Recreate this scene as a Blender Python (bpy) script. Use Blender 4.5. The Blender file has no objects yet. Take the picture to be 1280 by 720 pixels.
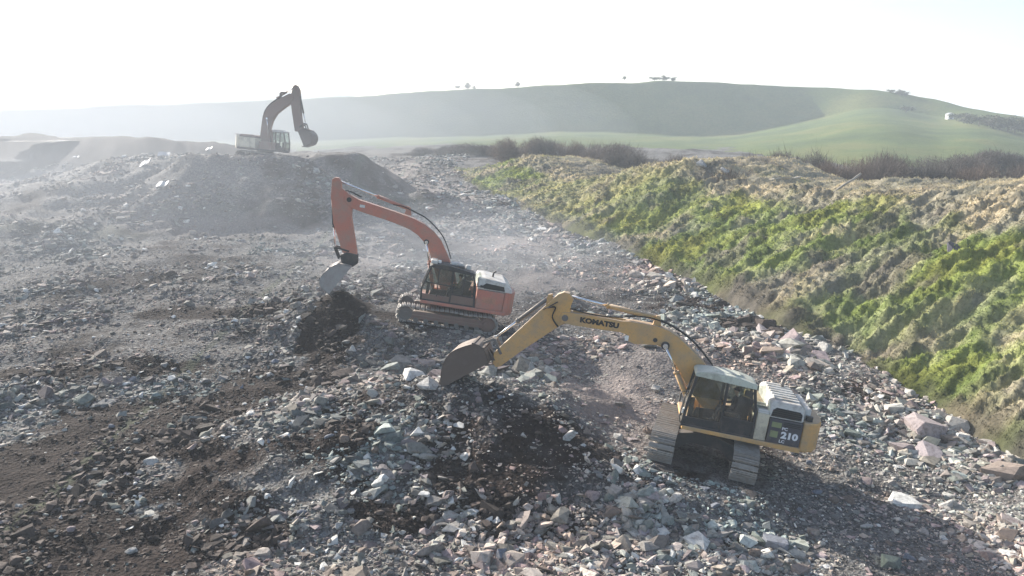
import bpy, bmesh, math, random
import numpy as np
from mathutils import Vector, Matrix, Euler

random.seed(7); rng = np.random.default_rng(7)
S = bpy.context.scene
COL = S.collection
R = math.radians
# ------------------------------------------------------------------ camera
F = 995.0; TH = math.atan(210 / F); CAM = np.array([0, 0, 11.5])
fw = np.array([0, math.cos(TH), -math.sin(TH)]); up = np.array([0, math.sin(TH), math.cos(TH)])
cam = bpy.data.objects.new('camera', bpy.data.cameras.new('camera')); COL.objects.link(cam)
cam.location = CAM; cam.rotation_euler = (R(90) - TH, 0, 0)
cam.data.sensor_width = 36; cam.data.lens = 36 * F / 1280; cam.data.clip_end = 9000; cam.data.clip_start = .1
S.camera = cam
def ray(u, v): return np.array([(u - 640) / F, 0, 0]) + fw + up * (360 - v) / F
def at(u, v, d): return CAM + ray(u, v) * d
def proj(p):
    d = np.asarray(p, float) - CAM; z = d @ fw
    return 640 + F * d[..., 0] / z, 360 - F * (d @ up) / z, z
def z_for(x, y, v):      # height of the point over (x, y) that is seen at row v
    k = (360 - v) / F
    # (dz*cos + dy*sin) = k*(dy*cos - dz*sin)
    return CAM[2] + y * (k * math.cos(TH) - math.sin(TH)) / (math.cos(TH) + k * math.sin(TH))

# ------------------------------------------------------------------ noise
def _h(ix, iy, s):
    n = (ix.astype(np.int64) * 374761393 + iy.astype(np.int64) * 668265263 + s * 1442695041) & 0xFFFFFFFF
    n = ((n ^ (n >> 13)) * 1274126177) & 0xFFFFFFFF
    n = ((n ^ (n >> 16)) * 2246822519) & 0xFFFFFFFF
    return ((n ^ (n >> 15)) & 0xFFFFFF) / float(0xFFFFFF)
def vn(x, y, s=0):
    x = np.asarray(x, float); y = np.asarray(y, float)
    ix = np.floor(x); iy = np.floor(y); a = x - ix; b = y - iy
    a = a * a * a * (a * (a * 6 - 15) + 10); b = b * b * b * (b * (b * 6 - 15) + 10)
    return ((_h(ix, iy, s) * (1 - a) + _h(ix + 1, iy, s) * a) * (1 - b) + (_h(ix, iy + 1, s) * (1 - a) + _h(ix + 1, iy + 1, s) * a) * b) * 2 - 1
def fbm(x, y, o=4, s=0, g=.5):
    r = 0; A = 1
    for i in range(o):
        c, q = math.cos(.7 * i), math.sin(.7 * i)
        r = r + A * vn((x * c - y * q) * 2 ** i, (x * q + y * c) * 2 ** i, s + i * 17); A *= g
    return r
def worley(x, y, s=0):
    ix = np.floor(x); iy = np.floor(y); m = np.full(np.shape(x), 9.)
    for dx in (-1, 0, 1):
        for dy in (-1, 0, 1):
            cx = ix + dx; cy = iy + dy
            m = np.minimum(m, (cx + _h(cx, cy, s) - x) ** 2 + (cy + _h(cx, cy, s + 5) - y) ** 2)
    return np.sqrt(m)
def sst(a, b, x):
    t = np.clip((x - a) / (b - a), 0, 1); return t * t * (3 - 2 * t)
def seg_d(x, y, A, B):
    ax, ay = A; bx, by = B; L = (bx - ax) ** 2 + (by - ay) ** 2
    t = np.clip(((x - ax) * (bx - ax) + (y - ay) * (by - ay)) / L, 0, 1)
    return np.hypot(x - ax - t * (bx - ax), y - ay - t * (by - ay)), t

# ------------------------------------------------------------------ ground heights
CP = np.array([(-40, -15, 0), (0, -15, 0), (40, -15, 0), (-15, 15, 0), (0, 15, 0), (15, 15, -.2), (-12, 25, .4), (0, 25, .35), (14, 26, -.3),
    (-25, 30, .5), (24, 30, 0), (-3, 40, 1.3), (5, 40, .9), (-22, 40, 1.3), (14, 40, .8), (-30, 60, 2.6), (-10, 60, 2.7), (0, 60, 2.3), (8, 60, 2),
    (-10, 80, 4.1), (-1, 85, 3.9), (-12, 130, 5.6), (-45, 80, 3.2), (-70, 130, 2.5), (-110, 200, 1), (0, 200, 5), (60, 60, 3), (50, 120, 4.6),
    (130, 200, 3), (90, 60, 2), (-90, 60, 1.5), (-160, 120, 1)], float)
def _k(r): return np.where(r > 1e-9, r * r * np.log(np.maximum(r, 1e-9)), 0)
_n = len(CP); _X = CP[:, :2] / 50
_A = np.zeros((_n + 3, _n + 3)); _A[:_n, :_n] = _k(np.linalg.norm(_X[:, None] - _X[None], axis=2)) + np.eye(_n) * .002
_A[:_n, _n] = 1; _A[:_n, _n + 1:] = _X; _A[_n:, :_n] = _A[:_n, _n:].T
_w = np.linalg.solve(_A, np.r_[CP[:, 2], 0, 0, 0])
def base(x, y):
    x = np.asarray(x, float); y = np.asarray(y, float)
    xc = np.clip(x, -150, 120) / 50; yc = np.clip(y, -15, 190) / 50
    r = _w[_n] + _w[_n + 1] * xc + _w[_n + 2] * yc
    for i in range(_n): r = r + _w[i] * _k(np.hypot(xc - _X[i, 0], yc - _X[i, 1]))
    return np.clip(r, -1.5, 7)
# machine poses: x, y, z, yaw, pitch, roll (fitted to the photograph)
YEL = (7.22, 25.31, .26, 170.3, -8.4, 3.7)
ORA = (-2.94, 39.77, 1.26, 184.9, -10.2, 1.0)
FAR = (-22.81, 74.27, 7.65, -11., 5., -4.6)
def pose(p): return Matrix.Translation(p[:3]) @ Matrix.Rotation(R(p[3]), 4, 'Z') @ Matrix.Rotation(R(p[4]), 4, 'Y') @ Matrix.Rotation(R(p[5]), 4, 'X')
def pad(x, y, z, P, cx, zb, r0, r1):      # the ground beds in the tracks of a machine
    m = pose(P); c = m @ Vector((cx, 0, zb)); n = (m.to_3x3() @ Vector((0, 0, 1)))
    pl = c.z - (n.x * (x - c.x) + n.y * (y - c.y)) / n.z
    w = 1 - sst(r0, r1, np.hypot(x - c.x, y - c.y))
    return z * (1 - w) + pl * w
def ground(x, y, fine=True):
    x = np.asarray(x, float); y = np.asarray(y, float)
    z = base(x, y)
    z = z + .35 * fbm(x / 9, y / 9, 3, 3) * sst(8, 30, np.hypot(x, y)) 
    wob = 1.3 * fbm(x / 7, y / 7, 4, 11)
    # spoil mound under the far machine, its smooth cone at the right, the ridge far left
    d, t = seg_d(x, y, (-36, 80), (-20, 76.5)); top = 7.7 + .6 * t
    z = np.maximum(z, top - np.maximum(0, d + wob - 4.6) * (.36 + .25 * t) + .25 * fbm(x / 3, y / 3, 3, 5))
    d, t = seg_d(x, y, (-21, 80), (-16.5, 80)); z = np.maximum(z, 8.05 - np.maximum(0, d + .25 * wob - 1.6) * .62)
    d, t = seg_d(x, y, (-62, 77), (-38, 73)); z = np.maximum(z, 4.0 + 2.2 * t - np.maximum(0, d + wob - 3) * .22 + .3 * fbm(x / 3, y / 3, 3, 6))
    d, t = seg_d(x, y, (-28, 71), (-19, 71.3)); z = np.maximum(z, 8.5 - np.maximum(0, d + .4 * wob - .5) * .6 + .25 * fbm(x / 1.5, y / 1.5, 3, 7))
    d, t = seg_d(x, y, (-230, 185), (-58, 150)); z = np.maximum(z, 10.2 - 2.4 * t - np.maximum(0, d + 2 * wob - 5) * .33 + .7 * fbm(x / 8, y / 8, 3, 8))
    # small pile beside the track on the right of the mound, heaps at the buckets
    d = np.hypot((x + 7.5) / 1.5, y - 73); z = np.maximum(z, 5.0 - np.maximum(0, d - .8) * .55)
    d = np.hypot((x + 9.0) / 1.3, y - 39.3); z = np.maximum(z, 3.05 - np.maximum(0, d - .3) * .62 + .12 * fbm(x * 1.2, y * 1.2, 3, 9))
    d = np.hypot((x + 6.0) / 1.2, y - 38.2); z = np.maximum(z, 1.9 - np.maximum(0, d - .5) * .3 + .12 * fbm(x * 1.2, y * 1.2, 3, 9))
    d = np.hypot((x + 2.3) / 1.7, y - 26.8); z = np.maximum(z, 2.5 - np.maximum(0, d - .4) * .36 + .12 * fbm(x * 1.2, y * 1.2, 3, 10))
    if fine: z = z + .11 * fbm(x / 1.6, y / 1.6, 4, 21)
    z = pad(x, y, z, YEL, .6, -.03, 2.6, 5.5)
    z = pad(x, y, z, ORA, .5, .02, 2.6, 5.0)
    z = np.where(np.hypot(x + 22.8, y - 74.3) < 6, np.where(y > 72.4, pad(x, y, z, FAR, 0, .02, 2.8, 5), z), z)
    return z
def hit(u, v):            # where the ray of a pixel meets the ground
    r = ray(u, v); dd = np.r_[np.arange(6, 60, .25), np.arange(60, 260, 1.)]
    P = CAM + dd[:, None] * r
    b = np.where(P[:, 2] < ground(P[:, 0], P[:, 1], False))[0]
    return P[b[0]] if len(b) else P[-1]

# ------------------------------------------------------------------ materials
def mat(name, color, rough=.8, metal=0, spec=.3):
    m = bpy.data.materials.new(name); m.use_nodes = True
    b = m.node_tree.nodes['Principled BSDF']
    b.inputs['Base Color'].default_value = (*color, 1); b.inputs['Roughness'].default_value = rough
    b.inputs['Metallic'].default_value = metal; b.inputs['Specular IOR Level'].default_value = spec
    return m
class NT:
    def __init__(s, m): s.t = m.node_tree; s.b = s.t.nodes.get('Principled BSDF')
    def n(s, typ, **k):
        o = s.t.nodes.new(typ)
        for a, v in k.items(): setattr(o, a, v)
        return o
    def l(s, a, b): s.t.links.new(a, b)
    def noise(s, scale, detail=5, co=None, rough=.55):
        o = s.n('ShaderNodeTexNoise'); o.inputs['Scale'].default_value = scale; o.inputs['Detail'].default_value = detail; o.inputs['Roughness'].default_value = rough
        if co: s.l(co, o.inputs['Vector'])
        return o
    def ramp(s, src, stops):
        o = s.n('ShaderNodeValToRGB'); e = o.color_ramp.elements
        while len(e) < len(stops): e.new(.5)
        for q, (p, c) in zip(e, stops): q.position = p; q.color = (*c, 1)
        s.l(src, o.inputs[0]); return o.outputs[0]
    def mix(s, f, a, b, mode='MIX'):
        o = s.n('ShaderNodeMix', data_type='RGBA', blend_type=mode)
        for i, v in ((0, f), (6, a), (7, b)):
            if hasattr(v, 'links'): s.l(v, o.inputs[i])
            elif i == 0: o.inputs[0].default_value = v
            else: o.inputs[i].default_value = (*v, 1)
        return o.outputs[2]
    def attr(s, name): return s.n('ShaderNodeAttribute', attribute_name=name)
    def co(s): return s.n('ShaderNodeTexCoord').outputs['Object']
    def bump(s, h, strength, dist=.1, prev=None):
        o = s.n('ShaderNodeBump'); o.inputs['Strength'].default_value = strength; o.inputs['Distance'].default_value = dist
        s.l(h, o.inputs['Height'])
        if prev: s.l(prev, o.inputs['Normal'])
        return o.outputs[0]
def paint(name, color, dirt=.5, rough=.45, dcol=(.2, .165, .13), metal=0, sc=1.6):
    m = mat(name, color, rough, metal); q = NT(m); co = q.co()
    n1 = q.noise(sc, 8, co, .68); n2 = q.noise(sc * 9, 4, co, .7)
    f = q.ramp(n1.outputs[0], [(.62 - dirt * .3, (0, 0, 0)), (.75 - dirt * .1, (.75, .75, .75))])
    c = q.mix(f, color, dcol)
    f2 = q.ramp(n2.outputs[0], [(.55, (0, 0, 0)), (.72, (.5, .5, .5))])
    c = q.mix(f2, c, tuple(x * .6 for x in dcol))
    ge = q.n('ShaderNodeNewGeometry'); sx = q.n('ShaderNodeSeparateXYZ'); q.l(ge.outputs['Normal'], sx.inputs[0]); ad = q.n('ShaderNodeMath', operation='MULTIPLY_ADD'); q.l(n1.outputs[0], ad.inputs[0]); ad.inputs[1].default_value = .6; q.l(sx.outputs[2], ad.inputs[2])
    c = q.mix(q.ramp(ad.outputs[0], [(.55, (0, 0, 0)), (1.25, (min(.6, dirt * .7),) * 3)]), c, (.33, .28, .23))
    q.l(c, q.b.inputs['Base Color'])
    rr = q.ramp(n1.outputs[0], [(.35, (rough,) * 3), (.65, (min(1, rough + .4),) * 3)]); q.l(rr, q.b.inputs['Roughness'])
    q.l(q.bump(n2.outputs[0], .15, .01), q.b.inputs['Normal'])
    return m
def m_ground():
    m = mat('rubble_soil', (.1, .09, .08), .95, 0, .1); q = NT(m); co = q.co()
    a = q.attr('soil'); ax = q.n('ShaderNodeSeparateColor'); q.l(a.outputs['Color'], ax.inputs[0])
    n1 = q.noise(.6, 8, co, .7); n2 = q.noise(5, 6, co, .75)
    v = q.n('ShaderNodeTexVoronoi'); v.inputs['Scale'].default_value = 7; q.l(co, v.inputs['Vector'])
    v2 = q.n('ShaderNodeTexVoronoi'); v2.inputs['Scale'].default_value = 19; q.l(co, v2.inputs['Vector'])
    soil = q.ramp(n2.outputs[0], [(.3, (.009, .005, .004)), (.55, (.022, .0135, .011)), (.75, (.048, .031, .025))])
    grit = q.ramp(v.outputs['Color'], [(.1, (.045, .041, .038)), (.5, (.11, .103, .097)), (.85, (.24, .232, .218))])
    grit2 = q.ramp(v2.outputs['Color'], [(.2, (.035, .031, .028)), (.6, (.115, .107, .1)), (.9, (.26, .248, .232))])
    grit = q.mix(.5, grit, grit2)
    mm = q.n('ShaderNodeMath', operation='ADD'); q.l(ax.outputs[0], mm.inputs[0]); q.l(n1.outputs[0], mm.inputs[1])
    f = q.ramp(mm.outputs[0], [(.75, (0, 0, 0)), (1.1, (1, 1, 1))]); mm.inputs[1].default_value = .5
    c = q.mix(f, soil, grit)
    dust = q.ramp(n2.outputs[0], [(.3, (.16, .13, .115)), (.7, (.3, .255, .23))])
    c = q.mix(ax.outputs[1], c, dust)
    gr = q.ramp(n2.outputs[0], [(.35, (.05, .06, .035)), (.7, (.1, .115, .07))])
    c = q.mix(ax.outputs[2], c, gr)
    q.l(c, q.b.inputs['Base Color'])
    b = q.bump(v.outputs['Distance'], .7, .08); b = q.bump(v2.outputs['Distance'], .6, .03, b); b = q.bump(n2.outputs[0], .5, .06, b)
    q.l(b, q.b.inputs['Normal'])
    return m
def m_rock(name, color=None, attr=False):
    m = mat(name, color or (.3, .3, .3), .88, 0, .25); q = NT(m); co = q.co()
    n = q.noise(3.5 if not attr else 6, 7, co, .7); n2 = q.noise(22, 5, co, .7)
    t = q.ramp(n.outputs[0], [(.3, (.45, .42, .4)), (.52, (1, 1, 1)), (.75, (1.25, 1.2, 1.12))])
    src = q.attr('tint').outputs['Color'] if attr else color
    c = q.mix(1, src, t, 'MULTIPLY'); st = q.ramp(n2.outputs[0], [(.58, (0, 0, 0)), (.7, (.55, .55, .55))])
    c = q.mix(st, c, (.08, .065, .05)); q.l(c, q.b.inputs['Base Color'])
    q.l(q.bump(n2.outputs[0], .5, .03), q.b.inputs['Normal'])
    return m
def m_leaf(name, attr, transl=.35, rough=.7, mul=(1, 1, 1)):
    m = bpy.data.materials.new(name); m.use_nodes = True; q = NT(m); t = m.node_tree
    a = q.attr(attr).outputs['Color']
    q.b.inputs['Roughness'].default_value = rough; q.b.inputs['Specular IOR Level'].default_value = .2
    q.l(a, q.b.inputs['Base Color'])
    tr = q.n('ShaderNodeBsdfTranslucent'); q.l(a, tr.inputs['Color'])
    mx = q.n('ShaderNodeMixShader'); mx.inputs[0].default_value = transl
    q.l(q.b.outputs[0], mx.inputs[1]); q.l(tr.outputs[0], mx.inputs[2]); q.l(mx.outputs[0], t.nodes['Material Output'].inputs[0])
    return m
def m_glass(name, tint=(.55, .62, .6), refl=.5):
    m = bpy.data.materials.new(name); m.use_nodes = True; t = m.node_tree; q = NT(m); t.nodes.remove(q.b)
    tr = q.n('ShaderNodeBsdfTransparent'); tr.inputs[0].default_value = (*tint, 1)
    gl = q.n('ShaderNodeBsdfGlossy'); gl.inputs['Roughness'].default_value = .06
    fr = q.n('ShaderNodeFresnel'); fr.inputs[0].default_value = 1.5
    mu = q.n('ShaderNodeMath', operation='MULTIPLY'); q.l(fr.outputs[0], mu.inputs[0]); mu.inputs[1].default_value = refl
    n = q.noise(2.2, 6, q.co(), .7); df = q.n('ShaderNodeBsdfDiffuse'); df.inputs[0].default_value = (.25, .22, .19, 1)
    f = q.ramp(n.outputs[0], [(.45, (.05,) * 3), (.75, (.4,) * 3)])
    m1 = q.n('ShaderNodeMixShader'); q.l(mu.outputs[0], m1.inputs[0]); q.l(tr.outputs[0], m1.inputs[1]); q.l(gl.outputs[0], m1.inputs[2])
    m2 = q.n('ShaderNodeMixShader'); q.l(f, m2.inputs[0]); q.l(m1.outputs[0], m2.inputs[1]); q.l(df.outputs[0], m2.inputs[2])
    q.l(m2.outputs[0], t.nodes['Material Output'].inputs[0])
    return m

# ------------------------------------------------------------------ object helpers
def tag(o, label=None, cat=None, group=None, kind=None):
    if label: o['label'] = label
    if cat: o['category'] = cat
    if group: o['group'] = group
    if kind: o['kind'] = kind
    return o
def link(name, me, m=None, parent=None):
    o = bpy.data.objects.new(name, me); COL.objects.link(o)
    if m is not None:
        for q in (m if isinstance(m, list) else [m]): me.materials.append(q)
    if parent: o.parent = parent
    return o
def np_mesh(name, V, Fc, nv, attr=None, smooth=False, mi=None):
    """V (n,3), Fc flat loops (faces of nv corners), attr: {name: (n,3) per vertex}"""
    me = bpy.data.meshes.new(name); V = np.ascontiguousarray(V, np.float32); Fc = np.ascontiguousarray(Fc, np.int32).ravel()
    nf = len(Fc) // nv
    me.vertices.add(len(V)); me.vertices.foreach_set('co', V.ravel())
    me.loops.add(len(Fc)); me.loops.foreach_set('vertex_index', Fc)
    me.polygons.add(nf); me.polygons.foreach_set('loop_start', np.arange(0, nf * nv, nv, dtype=np.int32)); me.polygons.foreach_set('loop_total', np.full(nf, nv, np.int32))
    me.polygons.foreach_set('use_smooth', np.full(nf, smooth, bool))
    me.update(calc_edges=True)
    for k, a in (attr or {}).items():
        ca = me.attributes.new(k, 'FLOAT_COLOR', 'POINT'); ca.data.foreach_set('color', np.c_[a, np.ones(len(a))].astype(np.float32).ravel())
    return me
def grid_faces(nr, nc):
    i = np.arange(nr * nc).reshape(nr, nc)
    return np.stack([i[:-1, :-1], i[:-1, 1:], i[1:, 1:], i[1:, :-1]], -1).reshape(-1, 4)
class MB:
    """collects shapes, builds ONE mesh object"""
    def __init__(s): s.bm = bmesh.new()
    def box(s, c, d, rz=None, M=None):
        m = Matrix.Translation(c) @ (M or Matrix()) @ Matrix.Diagonal((d[0], d[1], d[2], 1))
        bmesh.ops.create_cube(s.bm, size=1, matrix=m); return s
    def b2(s, a, b): return s.box([(p + q) / 2 for p, q in zip(a, b)], [abs(q - p) for p, q in zip(a, b)])
    def bar(s, p, q, w, h=None, upv=(0, 1, 0)):
        p = Vector(p); q = Vector(q); z = (q - p); L = z.length; z.normalize(); x = Vector(upv).cross(z)
        if x.length < 1e-4: x = Vector((1, 0, 0)).cross(z)
        x.normalize(); y = z.cross(x); M = Matrix((x, y, z)).transposed().to_4x4()
        bmesh.ops.create_cube(s.bm, size=1, matrix=Matrix.Translation((p + q) / 2) @ M @ Matrix.Diagonal((w, h or w, L, 1))); return s
    def cyl(s, p, q, r, r2=None, n=16):
        p = Vector(p); q = Vector(q); z = q - p; M = z.to_track_quat('Z', 'Y').to_matrix().to_4x4()
        rv = bmesh.ops.create_cone(s.bm, cap_ends=True, segments=n, radius1=r, radius2=r if r2 is None else r2, depth=z.length, matrix=Matrix.Translation((p + q) / 2) @ M)
        for f in {f for v in rv['verts'] for f in v.link_faces}: f.smooth = len(f.verts) == 4
        return s
    def tube(s, pts, r, n=7):
        pts = [Vector(p) for p in pts]; rings = []
        for i, p in enumerate(pts):
            t = (pts[min(i + 1, len(pts) - 1)] - pts[max(i - 1, 0)]).normalized(); a = t.orthogonal().normalized() if i == 0 else (A - t * A.dot(t)).normalized()
            A = a; b = t.cross(a)
            rings.append([s.bm.verts.new(p + (a * math.cos(6.2832 * k / n) + b * math.sin(6.2832 * k / n)) * r) for k in range(n)])
        for a, b in zip(rings, rings[1:]):
            for k in range(n): s.bm.faces.new((a[k], a[(k + 1) % n], b[(k + 1) % n], b[k])).smooth = True
        s.bm.faces.new(rings[0][::-1]); s.bm.faces.new(rings[-1]); return s
    def prism(s, poly, y0, y1):
        a = [s.bm.verts.new((x, y0, z)) for x, z in poly]; b = [s.bm.verts.new((x, y1, z)) for x, z in poly]; n = len(poly)
        for k in range(n): s.bm.faces.new((a[k], a[(k + 1) % n], b[(k + 1) % n], b[k]))
        s.bm.faces.new(a[::-1]); s.bm.faces.new(b); return s
    def sheet(s, path, th, y0, y1):     # a bent plate: path of (x, z) with thickness to its left
        o = []
        for i, (x, z) in enumerate(path):
            x0, z0 = path[max(i - 1, 0)]; x1, z1 = path[min(i + 1, len(path) - 1)]; L = math.hypot(x1 - x0, z1 - z0) or 1
            o.append((x - (z1 - z0) / L * th, z + (x1 - x0) / L * th))
        return s.prism(list(path) + o[::-1], y0, y1)
    def build(s, name, m, parent=None, bevel=0, M=None, label=None):
        bmesh.ops.recalc_face_normals(s.bm, faces=s.bm.faces)
        if M is not None: s.bm.transform(M)
        me = bpy.data.meshes.new(name); s.bm.to_mesh(me); s.bm.free()
        o = link(name, me, m, parent)
        if bevel:
            b = o.modifiers.new('bevel', 'BEVEL'); b.width = bevel; b.segments = 2; b.limit_method = 'ANGLE'; b.angle_limit = R(40)
        if label: o['label'] = label
        return o
def smooth_path(P, n=6):
    P = [np.array(p, float) for p in P]; out = []
    for i in range(len(P) - 1):
        a = P[max(i - 1, 0)]; b = P[i]; c = P[i + 1]; d = P[min(i + 2, len(P) - 1)]
        for k in range(n):
            t = k / n
            out.append(tuple(.5 * (2 * b + (c - a) * t + (2 * a - 5 * b + 4 * c - d) * t * t + (3 * b - a - 3 * c + d) * t ** 3)))
    out.append(tuple(P[-1])); return out
def text(name, s, m, parent, M, size, ext=.006, sx=1.25, off=.012):
    cu = bpy.data.curves.new('t', 'FONT'); cu.body = s; cu.size = size; cu.extrude = ext; cu.align_x = 'CENTER'; cu.align_y = 'CENTER'; cu.offset = off; cu.resolution_u = 3
    o = bpy.data.objects.new('t', cu); COL.objects.link(o)
    dg = bpy.context.evaluated_depsgraph_get(); me = bpy.data.meshes.new_from_object(o.evaluated_get(dg)); me.name = name
    bpy.data.objects.remove(o); bpy.data.curves.remove(cu)
    me.transform(M @ Matrix.Diagonal((sx, 1, 1, 1)))
    return link(name, me, m, parent)
# lettering on the machine's left side: reads from tail to front mirrored -> text x axis runs towards -X when seen from +Y
def side_text_M(x, y, z, tilt=0):
    return Matrix.Translation((x, y, z)) @ Matrix.Rotation(tilt, 4, 'Y') @ Matrix(((-1, 0, 0, 0), (0, 0, 1, 0), (0, 1, 0, 0), (0, 0, 0, 1)))

# ------------------------------------------------------------------ world, sun, view
SUN_AZ = R(-40); SUN_EL = R(24)
W = bpy.data.worlds.new('World'); S.world = W; W.use_nodes = True
sk = W.node_tree.nodes.new('ShaderNodeTexSky'); sk.sky_type = 'NISHITA'; sk.sun_disc = False
sk.sun_elevation = SUN_EL; sk.sun_rotation = SUN_AZ; sk.air_density = .8; sk.dust_density = 2.2; sk.altitude = 50
bg = W.node_tree.nodes['Background']; W.node_tree.links.new(sk.outputs[0], bg.inputs[0]); bg.inputs[1].default_value = .11
sl = bpy.data.lights.new('sun', 'SUN'); sl.energy = 5.0; sl.angle = R(.6); sl.color = (1, .955, .88)
so = bpy.data.objects.new('sun', sl); COL.objects.link(so)
sd = Vector((math.sin(SUN_AZ) * math.cos(SUN_EL), math.cos(SUN_AZ) * math.cos(SUN_EL), math.sin(SUN_EL)))
so.rotation_euler = sd.to_track_quat('Z', 'Y').to_euler(); so.location = (0, 0, 60)
S.view_settings.view_transform = 'Standard'; S.view_settings.look = 'None'; S.view_settings.gamma = 1; S.view_settings.exposure = 1.27
S.view_settings.use_curve_mapping = False
S.cycles.use_denoising = True
S.cycles.max_bounces = 6; S.cycles.diffuse_bounces = 3; S.cycles.transparent_max_bounces = 12

# ------------------------------------------------------------------ ground sheet
def px_mask(x, y, z, pts):      # soil patches named by where they lie in the photograph
    out = np.zeros(np.shape(x))
    for (u, v, ru, rv, w) in pts:
        c = hit(u, v); e1 = hit(u + ru, v); e2 = hit(u, v - rv)
        rx = abs(e1[0] - c[0]); ry = max(abs(e2[1] - c[1]), .5)
        d = np.hypot((x - c[0]) / rx, (y - c[1]) / ry)
        out = np.maximum(out, w * (1 - sst(.5, 1.25, d + .35 * fbm(x / 1.7, y / 1.7, 3, 71))))
    return out
DARK = [(60, 610, 190, 75, 1), (80, 690, 290, 70, 1), (180, 530, 90, 25, .6), (400, 545, 80, 18, .4), (250, 660, 150, 40, .7), 
        (500, 400, 60, 12, .4), (300, 390, 120, 8, .6), (80, 465, 120, 8, .7), (760, 660, 90, 30, .2), (480, 650, 60, 20, .6), (190, 460, 60, 10, .6), (430, 378, 55, 16, 1), (940, 690, 70, 25, .4)]
DUST = [(750, 490, 80, 30, .9), (640, 300, 70, 20, .75), (590, 275, 60, 18, .75), (680, 350, 90, 18, .5), (540, 240, 50, 14, .8), (500, 210, 40, 8, .8), (560, 255, 50, 14, .7), (460, 330, 60, 20, .5), (820, 440, 60, 25, .5), (300, 290, 300, 20, .35)]
GREEN = [(450, 205, 70, 18, .55), (500, 262, 60, 14, .5), (60, 290, 160, 12, .35), (300, 270, 120, 8, .3)]
ys = [-15.]
while ys[-1] < 9: ys.append(ys[-1] + .9)
while ys[-1] < 130: ys.append(ys[-1] * 1.0072)
while ys[-1] < 3600: ys.append(ys[-1] * 1.045)
ys = np.array(ys); ss = np.linspace(-1, 1, 541); ts = ss * (.55 + .45 * ss * ss)
YY = np.repeat(ys[:, None], len(ts), 1); XX = ts[None] * (1.35 * np.maximum(YY, 0) + 34)
ZZ = ground(XX, YY)
def soil_attr(x, y, z):
    dk = px_mask(x, y, z, DARK); du = px_mask(x, y, z, DUST); gn = px_mask(x, y, z, GREEN)
    rub = np.clip(.5 + .28 * fbm(x / 4, y / 4, 3, 41) - .75 * dk, 0, 1)
    d_, _ = seg_d(x, y, (-230, 185), (-58, 150)); rg_ = 1 - sst(12, 24, d_)
    return np.stack([rub * (1 - rg_), np.clip(du * (1 - rg_), 0, 1), np.clip(gn, 0, 1)], -1)
SA = soil_attr(XX, YY, ZZ)
me = np_mesh('ground', np.stack([XX, YY, ZZ], -1).reshape(-1, 3), grid_faces(*XX.shape), 4, {'soil': SA.reshape(-1, 3)}, True)
tag(link('ground', me, m_ground()), kind='structure')

# ------------------------------------------------------------------ grassy bank
FOOT = [(1560, 760), (1400, 655), (1280, 580), (1226, 535), (1136, 486), (1065, 452), (985, 411), (909, 373), (822, 333), (775, 305), (692, 278), (620, 254), (585, 232), (562, 214)]
fp = np.array([hit(*p)[:2] for p in FOOT])
for _ in range(2): fp[1:-1] = .25 * fp[:-2] + .5 * fp[1:-1] + .25 * fp[2:]
fp = np.array(smooth_path([tuple(p) for p in fp], 10))
cs = np.r_[0, np.cumsum(np.hypot(*np.diff(fp, axis=0).T))]
def foot_at(s): return np.stack([np.interp(s, cs, fp[:, 0]), np.interp(s, cs, fp[:, 1])], -1)
sv = [0.]
while sv[-1] < cs[-1]:
    yy = foot_at(sv[-1])[1]; sv.append(sv[-1] + max(.09, yy * .0042))
sv = np.array(sv); P0 = foot_at(sv); dr = foot_at(np.minimum(sv + 6, cs[-1])) - foot_at(np.maximum(sv - 6, 0)); dr /= np.linalg.norm(dr, axis=1)[:, None]
nm = np.stack([dr[:, 1], -dr[:, 0]], -1); nm = .6 * nm + .4 * np.array([.9, .43]); nm /= np.linalg.norm(nm, axis=1)[:, None]
CREST = np.array([(560, 216), (590, 207), (620, 199), (660, 197), (690, 206), (725, 226), (760, 222), (800, 209), (850, 201), (880, 204), (915, 222), (950, 236), (1100, 239), (1280, 241), (1700, 250)], float)
cw = np.interp(P0[:, 1], [20, 40, 70, 120], [13, 12, 9.5, 7])
cp = P0 + nm * cw[:, None]
cu = 640 + F * cp[:, 0] / (cp[:, 1] * math.cos(TH) + 3)
zc = z_for(cp[:, 0], cp[:, 1], np.interp(cu, CREST[:, 0], CREST[:, 1]))
zf = ground(P0[:, 0], P0[:, 1], False); Hc = np.maximum(zc - base(cp[:, 0], cp[:, 1]), 1.5) * sst(cs[-1] + 1, cs[-1] - 9, sv) 
tv = np.r_[-1.2:11:.12, 11:36:.4] 
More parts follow.
